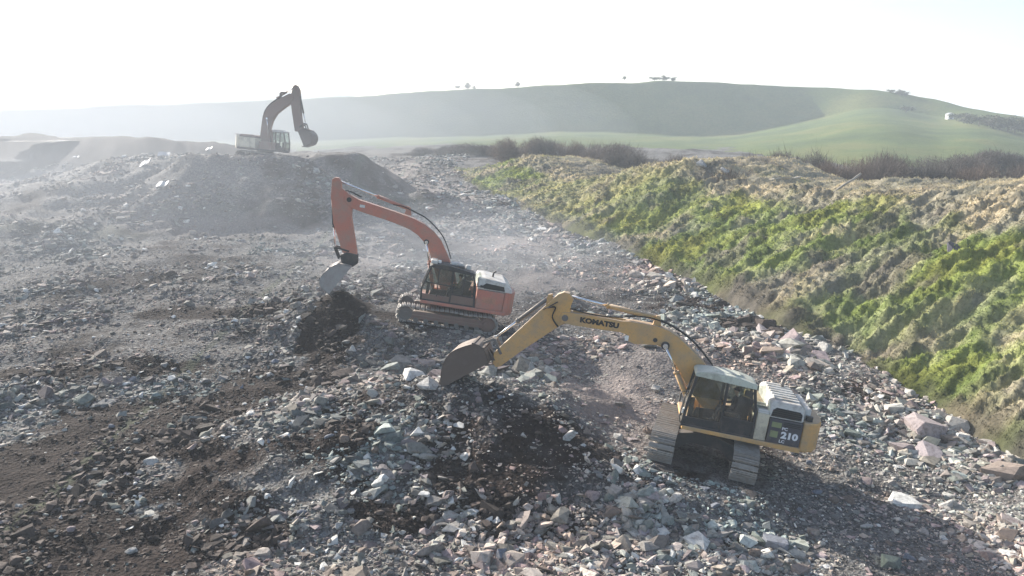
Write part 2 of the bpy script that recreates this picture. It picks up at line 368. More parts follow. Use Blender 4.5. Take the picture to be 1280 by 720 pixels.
def bank_z(x, y, t, H, cw, s):
    q = t / cw
    w = q + .07 * fbm(s / 5, t / 7, 3, 31) + .022 * fbm(s / 1.4, t / 3, 3, 30)
    pr = np.where(w < 1, sst(-.15, 1.12, w) * .3 + np.clip(w, 0, 1) ** .85 * .7, 1)
    pr = pr * (1 - sst(1.6, 3.3, q)) - .25 * sst(2.2, 3.4, q) 
    bd = sst(-.03, .1, q) 
    z = base(x, y) + .35 * fbm(x / 9, y / 9, 3, 3) * (1 - bd) + pr * H - .5 * sst(.3, -1., t)
    z = z + bd * (.26 * fbm(x / 3.6, y / 3.6, 4, 33) )
    sk_ = t * .35                     # tussocks hang down the slope
    f1 = 1 - np.clip(worley(s / 1.15 + .2 * fbm(s, t, 2, 4), (t + sk_) / 1.0, 35), 0, 1); f2 = 1 - np.clip(worley(s / .48, t / .42, 36), 0, 1)
    am = sst(-.02, .07, q) * (1 - .4 * sst(1.0, 1.25, q))
    r1_ = np.clip(1 - np.abs(fbm(s / .62 + .45 * t + .3 * fbm(s, t, 2, 4), t / 1.5, 2, 37)), 0, 1) ** 1.6; r2_ = np.clip(1 - np.abs(fbm(s / .3 + .5 * t, t / .55, 2, 38)), 0, 1) ** 1.4
    tuft = (.10 * f1 ** 1.2 + .06 * f2 + .44 * r1_ + .2 * r2_ + .06 * vn(s / .15, t / .15, 39)) * am
    return z + tuft - .38 * am, f1 * .3 + r1_ * .7
TT = np.repeat(tv[None], len(sv), 0); SS = np.repeat(sv[:, None], len(tv), 1)
BX = P0[:, None, 0] + nm[:, None, 0] * TT; BY = P0[:, None, 1] + nm[:, None, 1] * TT
BZ, TF = bank_z(BX, BY, TT, Hc[:, None], cw[:, None], SS)
def bank_col(x, y, s, t, q, z, tf):
    g = fbm(s / 4 + t * .2, t / 8, 4, 51); g2 = fbm(s / 1.3, t / 1.3, 3, 52)
    far = sst(34, 62, y)
    green = np.clip(.75 + .9 * g + .45 * g2 - 1.35 * sst(.62, .98, q) - .2 * (1 - sst(.02, .16, q)), 0, 1)
    green = green * (1 - .55 * sst(58, 75, y) * (1 - sst(78, 88, y)))
    brown = np.clip(.5 + .9 * fbm(s / 1.6, t / 6, 3, 53) + .3 * g2, 0, 1)[..., None]
    gc = np.array([.125, .165, .043]) * (1 - .35 * np.clip(g2, -1, 1)[..., None]) + np.array([.06, .03, .0]) * np.clip(g, 0, 1)[..., None]
    dry = np.array([.32, .265, .175]) * brown + np.array([.19, .175, .13]) * (1 - brown)
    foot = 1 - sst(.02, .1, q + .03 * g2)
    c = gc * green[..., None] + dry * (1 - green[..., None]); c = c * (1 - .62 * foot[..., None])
    bare = (sst(.35, .6, fbm(s / 2.2, t / 2.0, 3, 55) - .25 * green))[..., None]
    return np.clip(c * (1 - .6 * bare) + np.array([.10, .085, .07]) * .6 * bare, .01, 1)
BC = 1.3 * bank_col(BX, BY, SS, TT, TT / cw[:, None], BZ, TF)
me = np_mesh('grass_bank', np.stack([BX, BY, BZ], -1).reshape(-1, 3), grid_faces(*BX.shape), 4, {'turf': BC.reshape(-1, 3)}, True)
mb = mat('bank_turf', (.1, .1, .05), .95, 0, .1); q = NT(mb); a = q.attr('turf').outputs['Color']; n = q.noise(4, 7, q.co(), .7)
q.l(q.mix(1, a, q.ramp(n.outputs[0], [(.3, (.45, .45, .42)), (.6, (1, 1, 1))]), 'MULTIPLY'), q.b.inputs['Base Color']); q.l(q.bump(n.outputs[0], .6, .1), q.b.inputs['Normal'])
bank = tag(link('grass_bank', me, mb), kind='structure')
# grass blades on the bank: nobody could count them
NB = 150000
bi = rng.integers(0, len(sv) - 1, NB * 2); bt = rng.uniform(.02, 20, NB * 2)
keep = rng.random(NB * 2) < np.where(bt < 11, 1, .4) * np.where(BY[bi, 5] < 60, 1, .8); bi = bi[keep][:NB]; bt = bt[keep][:NB]; NB = len(bi)
sj = sv[bi] + rng.uniform(0, .1, NB); tj = np.minimum(np.searchsorted(tv, bt), len(tv) - 1)
gx = P0[bi, 0] + nm[bi, 0] * bt; gy = P0[bi, 1] + nm[bi, 1] * bt
gz, gt = bank_z(gx, gy, bt, Hc[bi], cw[bi], sv[bi])
gcol = BC[bi, tj] * rng.uniform(.75, 1.4, (NB, 1)) * np.array([1.05, 1.05, .95])
hgt = rng.uniform(.03, .10, NB) * (.7 + .6 * gt) * np.interp(gy, [20, 60, 110], [.9, 1.15, 1.6]); wd = np.interp(gy, [20, 60, 110], [.016, .035, .07]) * rng.uniform(.7, 1.4, NB)
an = rng.uniform(0, 6.2832, NB); ln = rng.uniform(.2, 1.0, NB) * hgt; la = rng.uniform(0, 6.2832, NB)
lx = np.cos(la) * .6 - nm[bi, 0] * .6; ly = np.sin(la) * .6 - nm[bi, 1] * .6
V = np.empty((NB, 3, 3)); V[:, 0] = np.stack([gx - np.cos(an) * wd, gy - np.sin(an) * wd, gz - .03], -1); V[:, 1] = np.stack([gx + np.cos(an) * wd, gy + np.sin(an) * wd, gz - .03], -1)
V[:, 2] = np.stack([gx + lx * ln, gy + ly * ln, gz + hgt], -1)
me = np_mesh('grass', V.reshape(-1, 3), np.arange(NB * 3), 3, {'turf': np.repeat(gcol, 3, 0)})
tag(link('grass', me, m_leaf('grass_blade', 'turf', .4)), 'tufted green and straw grass growing over the bank', 'grass', kind='stuff')
# ------------------------------------------------------------------ hills
us = np.arange(-1100, 2700, 9.)
def T(tab): a = np.array(tab, float); return np.interp(us, a[:, 0], a[:, 1])
cv = T([(-1100, 150), (-400, 150), (0, 138), (200, 129), (400, 121), (560, 111), (700, 105), (800, 100), (840, 99), (900, 101), (1000, 106), (1100, 112), (1140, 117), (1200, 131), (1280, 147), (1400, 172), (1700, 205), (2700, 215)])
cd = T([(-1100, 470), (-400, 400), (0, 345), (400, 300), (700, 284), (830, 280), (1000, 280), (1140, 262), (1280, 235), (1700, 215), (2700, 215)])
bv = T([(-1100, 172), (400, 176), (720, 166), (820, 169), (905, 171), (960, 161), (1010, 151), (1060, 140), (1092, 135), (1122, 135), (1142, 142), (1190, 150), (1212, 140), (1280, 160), (1400, 185), (2700, 220)])
def pts(u, v, d): return np.stack([CAM[0] + (u - 640) / F * d, d * math.cos(TH) + (360 - v) / F * d * math.sin(TH), CAM[2] - d * math.sin(TH) + (360 - v) / F * d * math.cos(TH)], -1)
Cp = pts(us, cv, cd)
zb = CAM[2] - (bv - 150) / F * cd * .85
bd_ = cd - np.maximum((Cp[:, 2] - zb) / math.tan(R(43)), 3) * T([(0, 1), (1040, 1), (1075, 2.0), (1122, 1.9), (1142, 1.05), (1192, 1), (1215, 2.5), (2700, 3)])
_ker = np.hanning(13); _ker /= _ker.sum(); bd_ = np.convolve(np.pad(bd_, 6, 'edge'), _ker, 'valid'); bv = np.convolve(np.pad(bv, 6, 'edge'), _ker, 'valid'); cd = np.convolve(np.pad(cd, 6, 'edge'), _ker, 'valid'); cv = np.convolve(np.pad(cv, 6, 'edge'), _ker, 'valid'); Cp = pts(us, cv, cd)
Bp = pts(us, bv, bd_)
fd = T([(-1100, 330), (0, 250), (420, 215), (560, 165), (700, 135), (860, 108), (1300, 96), (2700, 90)])
Fp = np.stack([(us - 640) / F * fd, fd * .985, fd * 0], -1); Fp[:, 2] = base(Fp[:, 0], Fp[:, 1]) - 1.2
Kp = pts(us, cv, cd + 220); Kp[:, 2] = Cp[:, 2] - 16
rows = []
for a, b, n in ((Fp, Bp, 42), (Bp, Cp, 40), (Cp, Kp, 14)):
    for k in range(n): rows.append(a + (b - a) * (k / n))
rows.append(Kp); HV = np.array(rows)
# round the breaks a little, then roughen
for _ in range(2): HV[1:-1] = .25 * HV[:-2] + .5 * HV[1:-1] + .25 * HV[2:]
HV[..., 2] += .35 * fbm(HV[..., 0] / 14, HV[..., 1] / 14, 4, 91) * sst(0, 12, np.arange(len(HV)))[:, None]
me = np_mesh('hill', HV.reshape(-1, 3), grid_faces(*HV.shape[:2]), 4, None, True)
mh = mat('pasture', (.1, .14, .04), .95, 0, .1); q = NT(mh); co = q.co(); n = q.noise(.05, 9, co, .62); n2 = q.noise(1.2, 6, co, .7)
c = q.ramp(n.outputs[0], [(.35, (.062, .092, .034)), (.5, (.092, .125, .038)), (.62, (.125, .138, .046))])
q.l(q.mix(1, c, q.ramp(n2.outputs[0], [(.3, (.7, .7, .66)), (.65, (1.05, 1.05, 1))]), 'MULTIPLY'), q.b.inputs['Base Color']); q.l(q.bump(n2.outputs[0], .5, .5), q.b.inputs['Normal'])
tag(link('hill', me, mh), kind='structure')
def hill_z(x, y):     # height of the hill surface by nearest vertex
    d = (HV[..., 0] - x) ** 2 + (HV[..., 1] - y) ** 2; k = np.unravel_index(np.argmin(d), d.shape); return HV[k][2]
# pale wooded ridge far behind
u2 = np.arange(-1300, 1500, 7.); v2 = np.interp(u2, [-1300, -200, 0, 40, 90, 140, 200, 290, 330, 520, 700, 1500], [130, 128, 128, 140, 124, 117, 119, 116, 118, 124, 140, 150])
v2 = v2 + 2.5 * fbm(u2 / 30, u2 * 0, 4, 95)
fr = []
for k, (dd, f) in enumerate(((560, 0), (640, .35), (720, .8), (760, 1), (900, .2))):
    p = pts(u2, v2, np.full(len(u2), float(dd))); z0 = -1.; p[:, 2] = z0 + (p[:, 2] - z0) * f + 1.5 * fbm(p[:, 0] / 25, p[:, 1] / 25, 4, 96) * (f > 0); fr.append(p)
FV = np.array(fr); mf = mat('far_wood', (.05, .055, .04), .95); q = NT(mf)
q.l(q.ramp(q.noise(.04, 8, q.co(), .7).outputs[0], [(.35, (.03, .035, .025)), (.6, (.09, .1, .05))]), q.b.inputs['Base Color'])
tag(link('far_hill', np_mesh('far_hill', FV.reshape(-1, 3), grid_faces(*FV.shape[:2]), 4, None, True), mf), kind='structure')
# standing water far left
w = mat('water', (.05, .055, .06), .08, 0, .6); q = NT(w); q.l(q.bump(q.noise(1.5, 3, q.co()).outputs[0], .12, .05), q.b.inputs['Normal'])
for (u, v, ru, rv) in ((22, 206, 60, 2.2), (10, 213, 70, 2.0), (60, 210, 40, 1.2)):
    d = 168 - (v - 205) * 4; x0 = (u - 640) / F * d; zz = z_for(0, d, v); V = [(x0, d, zz)]
    for k in range(40):
        a = 2 * math.pi * k / 40; r = 1 + .3 * float(fbm(np.array(2 * math.cos(a)), np.array(2 * math.sin(a)), 3, int(u)))
        V.append((x0 + ru / F * d * r * math.cos(a), d + rv * 4.5 * r * math.sin(a), zz))
    V = np.array(V); V[:, 2] = np.max(ground(V[:, 0], V[:, 1])) * .5 + np.mean(ground(V[:, 0], V[:, 1])) * .5 + .05
    f = np.array([(0, 1 + k, 1 + (k + 1) % 40) for k in range(40)])
    tag(link('puddle', np_mesh('puddle', V, f, 3), w), kind='structure')

# ------------------------------------------------------------------ bare scrub and trees
m_twig = m_leaf('bare_twigs', 'bark', .15); m_bark = mat('bark', (.11, .09, .075), .95); q = NT(m_bark)
q.l(q.ramp(q.noise(9, 5, q.co(), .7).outputs[0], [(.3, (.06, .05, .042)), (.7, (.17, .145, .12))]), q.b.inputs['Base Color'])
def tri_strip_mesh(name, A, B, wd, col):      # thin tapering twigs from A to B
    n = len(A); d = B - A; s = np.cross(d, rng.normal(size=(n, 3))); s /= np.linalg.norm(s, axis=1)[:, None] + 1e-9
    V = np.empty((n, 3, 3)); V[:, 0] = A - s * wd[:, None]; V[:, 1] = A + s * wd[:, None]; V[:, 2] = B
    return np_mesh(name, V.reshape(-1, 3), np.arange(3 * n), 3, {'bark': np.repeat(col, 3, 0)})
def bush_mesh(h, w, col, dens=1.0):
    st = MB(); ends = []
    for k in range(9):
        a = rng.uniform(0, 6.28); r = w * .42 * rng.random() ** .6; tip = Vector((math.cos(a) * r, math.sin(a) * r, h * rng.uniform(.3, .6))); b0 = Vector((math.cos(a) * .25 * w * rng.random(), math.sin(a) * .25 * w * rng.random(), -.3))
        mid = b0.lerp(tip, .5) + Vector(rng.normal(size=3) * .12 * w * .5); st.tube([b0, mid, tip], .035, 5); ends += [b0.lerp(mid, .6), mid, mid.lerp(tip, .5), tip, tip]
    n = int(9000 * dens); lob = np.c_[rng.normal(size=(7, 2)) * w * .2, rng.uniform(.35, .62, 7) * h]; dr_ = rng.normal(size=(n, 3)); dr_ /= np.linalg.norm(dr_, axis=1)[:, None]; A = lob[rng.integers(0, 7, n)] + dr_ * (rng.random(n) ** .5)[:, None] * np.array([w * .27, w * .27, h * .27])
    A[:, 2] = np.abs(A[:, 2])
    o = A - np.array([0, 0, h * .3]); o /= np.linalg.norm(o, axis=1)[:, None] + 1e-6
    L = rng.uniform(.15, .5, n) * h / 4.2; B = A + (o * .7 + rng.normal(size=(n, 3)) * .6 + np.array([0, 0, .2])) * L[:, None]
    c = np.array(col) * rng.uniform(.6, 1.4, (n, 1)); 
    return st, tri_strip_mesh('twigs', A, B, rng.uniform(.009, .022, n), c)
BV = []
for col in ((.105, .083, .073), (.09, .078, .07), (.125, .09, .07)):
    for k in range(2):
        st, tw = bush_mesh(4.2, 4.6, col); bm_ = st; o = bm_.build('stems', m_bark); tw.materials.append(m_twig); BV.append((o.data, tw)); bpy.data.objects.remove(o)
ORD = ['first', 'second', 'third', 'fourth', 'fifth', 'sixth', 'seventh', 'eighth', 'ninth', 'tenth', 'eleventh', 'twelfth', 'thirteenth', 'fourteenth', 'fifteenth', 'sixteenth']
def bush(u, vtop, d, var, label, group, wide=1.):
    x = (u - 640) / F * d; y = d * 1.0; z0 = float(base(x, y)) if y < 104 else min(float(hill_z(x, y)), z_for(x, y, vtop) - 2)
    if y < 100: z0 = max(z0, float(base(x, y)))
    h = max(z_for(x, y, vtop) - z0, 1.6)
    r = bpy.data.objects.new('bare_bush', None); COL.objects.link(r); r.location = (x, y, z0); r.rotation_euler.z = rng.uniform(0, 6.28); k = h / 3.75; r.scale = (wide * rng.uniform(.9, 1.15),) * 2 + (k,)
    for nm_, me_ in zip(('stem_cluster', 'twig_crown'), BV[var]): link(nm_, me_, None, r)
    return tag(r, label, 'bush', group)
A_ = sorted([(905, 205, 66), (935, 196, 70), (965, 190, 74), (995, 187, 72), (1020, 186, 78), (1045, 190, 74), (1070, 193, 77), (1097, 192, 72), (1122, 195, 76), (1150, 198, 70), (1180, 199, 73), (1208, 199, 70), (1236, 203, 72), (1266, 204, 69), (1300, 206, 70)], reverse=True)
for i, (u, v, d) in enumerate(A_): bush(u, v, d, (i * 5 + 1) % 6, f'bare grey-brown bush behind the bank crest, {ORD[i]} from the right', 'bare bushes in the row behind the bank')
B_ = sorted([(1195, 192, 94), (1225, 188, 96), (1255, 186, 95), (1290, 187, 94), (1330, 190, 94)])
for i, (u, v, d) in enumerate(B_): bush(u, v, d, i % 4, f'tall rounded bush behind the near row, {ORD[i]} from its left', 'rounded bushes at the field edge on the right', 1.3)
C_ = sorted([(642, 170, 118), (664, 166, 120), (688, 170, 116), (712, 174, 112), (735, 180, 104), (757, 178, 99), (780, 184, 95), (802, 192, 92), (628, 176, 124), (826, 197, 88), (852, 195, 85), (880, 197, 82)])
for i, (u, v, d) in enumerate(C_): bush(u, v, d, [4, 5, 4, 2, 5, 0, 1, 2, 3, 4, 0, 2][i], f'reddish brown scrub bush beyond the dip in the bank, {ORD[i]} from the left', 'reddish scrub beyond the dip in the bank', 1.15)
D_ = sorted([(515, 190, 150), (538, 184, 146), (560, 181, 142), (582, 180, 138), (604, 178, 132), (548, 196, 130), (580, 198, 126)])
for i, (u, v, d) in enumerate(D_): bush(u, v, d, i % 4, f'hazy grey bush where the pale track ends, {ORD[i]} from the left', 'hazy bushes at the end of the track', 1.35)
# leafy trees on the hill
m_leafm = m_leaf('dark_leaves', 'bark', .25)
def tree_mesh(h, w, col, n=900):
    t = MB(); t.tube([(0, 0, -.6), (.05, 0, h * .3), (-.05, .08, h * .62)], h * .03, 6)
    cl = [(rng.normal() * w * .26, rng.normal() * w * .26, h * rng.uniform(.35, .9)) for _ in range(11)]
    for c in cl[:6]: t.tube([(0, 0, h * .28), (c[0] * .5, c[1] * .5, h * .45), c], h * .012, 4)
    cl = np.array(cl); A = cl[rng.integers(0, 11, n)] + rng.normal(size=(n, 3)) * np.array([w * .13, w * .13, h * .09])
    L = rng.uniform(.25, .6, n) * h / 5; B = A + rng.normal(size=(n, 3)) * L[:, None]
    return t, tri_strip_mesh('crown', A, B, L * .35, np.array(col) * rng.uniform(.5, 1.5, (n, 1)))
TV = []
for col in ((.05, .06, .03), (.07, .065, .045), (.045, .055, .035)):
    t, c = tree_mesh(5, 5, col); o = t.build('trunk', m_bark); c.materials.append(m_leafm); TV.append((o.data, c)); bpy.data.objects.remove(o)
_hp = np.stack(proj(HV[:86]), -1)
def hill_at(u, v):
    k = np.unravel_index(np.argmin((_hp[..., 0] - u) ** 2 + 4 * (_hp[..., 1] - v) ** 2), _hp.shape[:2]); return HV[k]
def tree(u, v0, v1, d, var, label, group, wide=1., name='hill_tree', cat='tree', zoff=-.3):
    x, y, z = hill_at(u, v0) if d < 270 else at(u, v0, d); h = (v0 - v1) / F * d
    r = bpy.data.objects.new(name, None); COL.objects.link(r); r.location = (x, y, z + zoff); r.rotation_euler.z = rng.uniform(0, 6.28); k = h / 5; r.scale = (k * wide, k * wide, k)
    for nm_, me_ in zip(('trunk', 'crown'), TV[var]): link(nm_, me_, None, r)
    return tag(r, label, cat, group)
G = 'trees in the dark wood at the right edge'
W_ = [(1198, 149, 140), (1207, 152, 142), (1217, 154, 143), (1228, 157, 145), (1238, 159, 146), (1249, 161, 147), (1260, 163, 149), (1271, 165, 151), (1283, 167, 152), (1296, 170, 155)]
for i, (u, a, b) in enumerate(W_): tree(u, a + 1, b - 1, 222, i % 3, f'small dark tree in the wood below the right skyline, {ORD[i]} from the white shed', G, 1.35)
for i, (u, a, b, w_) in enumerate([(818, 101, 95, 1.5), (829, 100.5, 93.5, 1.6), (841, 101, 95.5, 1.5)]): tree(u, a, b, 284, i, f'low wind-shaped tree in the clump on the hilltop, {["left", "tallest middle", "right"][i]} one', 'hilltop clump of trees', w_)
tree(781, 101.5, 94, 287, 0, 'small lone tree standing on the hilltop left of the clump', None, .5)
tree(646, 109, 101, 320, 1, 'tiny faint tree alone on the hazy skyline', None, .7)
for i, (u, a, b) in enumerate([(572, 112, 106), (583, 112, 102.5), (592, 111, 106)]): tree(u, a, b, 334, i, f'faint hazy tree on the left skyline, {["left", "tallest middle", "right"][i]} of its three', 'faint trees on the hazy skyline', .9)
for i, (u, a, b) in enumerate([(1114, 116, 110.5), (1124, 117.5, 111), (1132, 119, 112.5), (1128, 141, 132)]): tree(u, a, b, [268, 267, 265, 256][i], i % 3, ['leftmost dark gorse bush on the right shoulder of the hill', 'middle dark gorse bush on the right shoulder of the hill', 'rightmost gorse bush on the right shoulder of the hill', 'dark gorse bush on the slope just below the hill shoulder'][i], 'gorse on the hill shoulder', 1.3, 'gorse_bush', 'bush')
# small white shed beside the wood
r = bpy.data.objects.new('white_shed', None); COL.objects.link(r); p = hill_at(1187, 149.5); r.location = p; r.location.z += .55; r.rotation_euler.z = .2; r.scale = (.75,) * 3
mw = paint('white_boards', (.8, .8, .78), .1); md = mat('shed_dark', (.05, .05, .05)); mr = mat('shed_roof', (.4, .41, .42), .5)
MB().prism([(-1.2, -.8), (1.2, -.8), (1.2, 1.25), (0, 1.7), (-1.2, 1.25)], -.9, .9).build('wall', mw, r); MB().sheet([(1.35, 1.22), (0, 1.74), (-1.35, 1.22)], .07, -1.05, 1.05).build('roof', mr, r); MB().b2((-.35, -.93, -.6), (.35, -.9, .95)).build('door', md, r)
tag(r, 'tiny white shed on the hillside at the left end of the dark wood', 'shed')
# leftovers on the bank
def on_bank(u, v):
    r_ = ray(u, v); best = None
    M_ = np.stack(proj(np.stack([BX, BY, BZ], -1)), -1); k = np.unravel_index(np.argmin((M_[..., 0] - u) ** 2 + (M_[..., 1] - v) ** 2 + .002 * M_[..., 2] ** 2), BX.shape)
    return Vector((BX[k], BY[k], BZ[k]))
mwood = paint('bleached_timber', (.33, .3, .25), .4)
a = on_bank(1050, 239); dpt = proj(np.array(a))[2]; b = Vector(at(1076, 217, dpt + 1)); a = Vector(at(1042, 234, dpt)) - Vector((0, 0, .4))
MBo = MB().tube([a, a.lerp(b, .35) + Vector((0, 0, .05)), a.lerp(b, .7) - Vector((0, 0, .03)), b], .075, 7).build('timber_pole', mwood)
tag(MBo, 'long pale timber pole sticking up at a slant from the bank crest', 'pole')
c = on_bank(982, 232)
o = MB().sheet([(-1.2, 0), (-.4, .06), (.5, .03), (1.2, .12)], .07, -.35, .35).build('broken_board', mwood, bevel=.01, M=Matrix.Translation(c + Vector((0, 0, .45))) @ Matrix.Rotation(.25, 4, 'Z') @ Matrix.Rotation(-.12, 4, 'X'))
tag(o, 'pale broken board lying flat on the bank crest left of the slanting pole', 'board')

# ------------------------------------------------------------------ rubble
def hull(seed, kind, sub=True):
    rg = np.random.default_rng(seed); n = {'slab': 13, 'block': 12, 'wedge': 9, 'boulder': 22, 'small': 10}[kind]
    p = rg.normal(size=(n, 3)); p /= np.linalg.norm(p, axis=1)[:, None]
    if kind in ('slab', 'block', 'wedge'): p = np.sign(p) * np.abs(p) ** .55; 
    p *= rg.uniform(.8, 1.1, (n, 1))
    dim = {'slab': (1, rg.uniform(.6, .85), rg.uniform(.16, .26)), 'block': (1, rg.uniform(.65, .9), rg.uniform(.45, .65)), 'wedge': (1, rg.uniform(.5, .7), rg.uniform(.35, .5)), 'boulder': (1, rg.uniform(.75, .95), rg.uniform(.55, .75)), 'small': (1, rg.uniform(.5, .9), rg.uniform(.3, .6))}[kind]
    if kind == 'wedge': p[:, 2] *= np.interp(p[:, 0], [-1, 1], [.25, 1.2])
    p *= np.array(dim); bm = bmesh.new()
    for v in p: bm.verts.new(v)
    r = bmesh.ops.convex_hull(bm, input=bm.verts); bmesh.ops.delete(bm, geom=[v for v in bm.verts if not v.link_faces], context='VERTS')
    if sub:
        bmesh.ops.dissolve_limit(bm, angle_limit=R(12), verts=bm.verts, edges=bm.edges)
        bmesh.ops.bevel(bm, geom=bm.edges[:], offset=.045 if kind != 'boulder' else .09, segments=1, affect='EDGES', clamp_overlap=True)
        bmesh.ops.triangulate(bm, faces=bm.faces); bmesh.ops.subdivide_edges(bm, edges=bm.edges[:], cuts=1, use_grid_fill=True)
        for v in bm.verts:
            c = v.co; v.co += Vector(rg.normal(size=3)) * .012
    bmesh.ops.triangulate(bm, faces=bm.faces); bmesh.ops.recalc_face_normals(bm, faces=bm.faces)
    V = np.array([v.co[:] for v in bm.verts]); bm.verts.index_update(); Fq = np.array([[v.index for v in f.verts] for f in bm.faces]); bm.free(); return V, Fq
def rand_rot(n, tilt):
    a = rng.uniform(0, 6.2832, n); t = np.abs(rng.normal(size=n)) * tilt; b = rng.uniform(0, 6.2832, n)
    ax = np.stack([np.cos(b), np.sin(b), 0 * b], -1); K = np.zeros((n, 3, 3)); K[:, 0, 2] = ax[:, 1]; K[:, 1, 2] = -ax[:, 0]; K[:, 2, 0] = -ax[:, 1]; K[:, 2, 1] = ax[:, 0]
    Rt = np.eye(3)[None] + np.sin(t)[:, None, None] * K + (1 - np.cos(t))[:, None, None] * (K @ K)
    Rz = np.zeros((n, 3, 3)); Rz[:, 0, 0] = np.cos(a); Rz[:, 0, 1] = -np.sin(a); Rz[:, 1, 0] = np.sin(a); Rz[:, 1, 1] = np.cos(a); Rz[:, 2, 2] = 1
    return Rt @ Rz
PAL = np.array([1.05, 1, .95]) * np.array([(.30, .29, .27), (.36, .35, .32), (.25, .26, .23), (.33, .28, .26), (.22, .21, .20), (.28, .30, .28), (.44, .42, .38), (.30, .25, .25), (.2, .17, .15), (.38, .34, .29)])
MI_Y = np.array(pose(YEL).inverted()); MI_O = np.array(pose(ORA).inverted()); MI_F = np.array(pose(FAR).inverted())
def under_machine(x, y, z):
    out = np.zeros(len(x), bool); Pw = np.stack([x, y, z, np.ones(len(x))], -1)
    l = Pw @ MI_Y.T; out |= (np.abs(l[:, 0] - .6) < 1.85) & (np.abs(l[:, 1]) < 2.45)
    l = Pw @ MI_O.T; out |= (np.abs(l[:, 0] - .5) < 2.6) & (np.abs(l[:, 1]) < 1.65)
    l = Pw @ MI_F.T; out |= (np.abs(l[:, 0]) < 2.4) & (np.abs(l[:, 1]) < 1.6)
    return out
FPX = fp[np.argsort(fp[:, 1])]
def beyond_foot(x, y): return x > np.interp(y, FPX[:, 1], FPX[:, 0]) + .8 + .9 * vn(x / 1.3, y / 1.3, 77)
NR = 330000
d = 10 ** rng.uniform(math.log10(12), math.log10(135), NR); u = rng.uniform(-.95, .95, NR); x = u * d * .95; y = d
s = np.exp(rng.normal(-.06, .62, NR)) * np.interp(d, [12, 25, 50, 130], [.037, .053, .085, .18])
cl = fbm(x / 3.3, y / 3.3, 3, 61); s *= np.clip(1 + .7 * cl, .5, 1.9); s = np.minimum(s, .42)
z = ground(x, y); sa = soil_attr(x, y, z)
big = px_mask(x, y, z, [(620, 470, 110, 45, 1), (480, 480, 130, 60, .7), (1100, 520, 190, 100, .9), (330, 520, 120, 40, .8), (790, 600, 60, 40, 1), (1200, 650, 120, 70, 1), (900, 400, 110, 60, .6), (250, 490, 160, 30, .6), (950, 690, 120, 40, .9), (500, 640, 220, 60, .5)])
s *= 1 + .55 * big
dens = np.clip(.26 + .9 * sa[:, 0] + .42 * big - .75 * sa[:, 1] * (d < 60) + .25 * cl, .1, 1)
strip = np.exp(-((x - np.interp(y, FPX[:, 1], FPX[:, 0]) + 2.2) / 2.2) ** 2); dens = np.clip(dens + .6 * strip, 0, 1); s *= 1 + .4 * strip
kp = (rng.random(NR) < dens) & ~beyond_foot(x, y) & ~under_machine(x, y, z) & ~((np.hypot(x + 16, y - 79.5) < 7) & (rng.random(NR) < .95))
kp &= (rng.random(NR) < np.where(d > 60, .8, 1))
x, y, z, s, d, cl, sa = x[kp], y[kp], z[kp], s[kp], d[kp], cl[kp], sa[kp]; n = len(x)
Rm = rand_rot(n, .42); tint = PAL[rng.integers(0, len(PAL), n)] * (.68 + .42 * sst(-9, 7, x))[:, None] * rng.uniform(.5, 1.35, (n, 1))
warm = fbm(x / 6, y / 6, 3, 63)[:, None]; tint = tint * (1 + warm * np.array([.16, .0, -.05]))
tint = tint * (1 - .45 * sa[:, 1:2] * 0 ) ; tint = np.where(rng.random((n, 1)) < .05, np.array([.62, .6, .55]) * rng.uniform(.8, 1.15, (n, 1)), tint)
soilm = (sa[:, :1] < .22) & (rng.random((n, 1)) < .85); tint = np.where(soilm, np.array([.075, .055, .045]) * rng.uniform(.35, 1.3, (n, 1)), tint)
VV = []; FF = []; CC = []; off = 0; kinds = ['small', 'slab', 'small', 'wedge', 'block', 'slab', 'small', 'slab']
which = rng.integers(0, 16, n)
for k in range(16):
    m_ = np.where(which == k)[0]; v0, f0 = hull(100 + k, kinds[k % 8], False)
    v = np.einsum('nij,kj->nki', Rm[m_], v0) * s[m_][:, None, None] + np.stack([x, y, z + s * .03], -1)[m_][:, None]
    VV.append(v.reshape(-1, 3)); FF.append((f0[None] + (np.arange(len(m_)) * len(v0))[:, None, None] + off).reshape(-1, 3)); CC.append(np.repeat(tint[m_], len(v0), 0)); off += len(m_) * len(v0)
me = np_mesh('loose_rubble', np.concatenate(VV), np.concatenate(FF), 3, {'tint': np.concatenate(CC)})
m_rub = m_rock('rubble_stone', attr=True)
tag(link('loose_rubble', me, m_rub), 'countless small broken stones scattered over the quarry floor', 'rubble', kind='stuff')
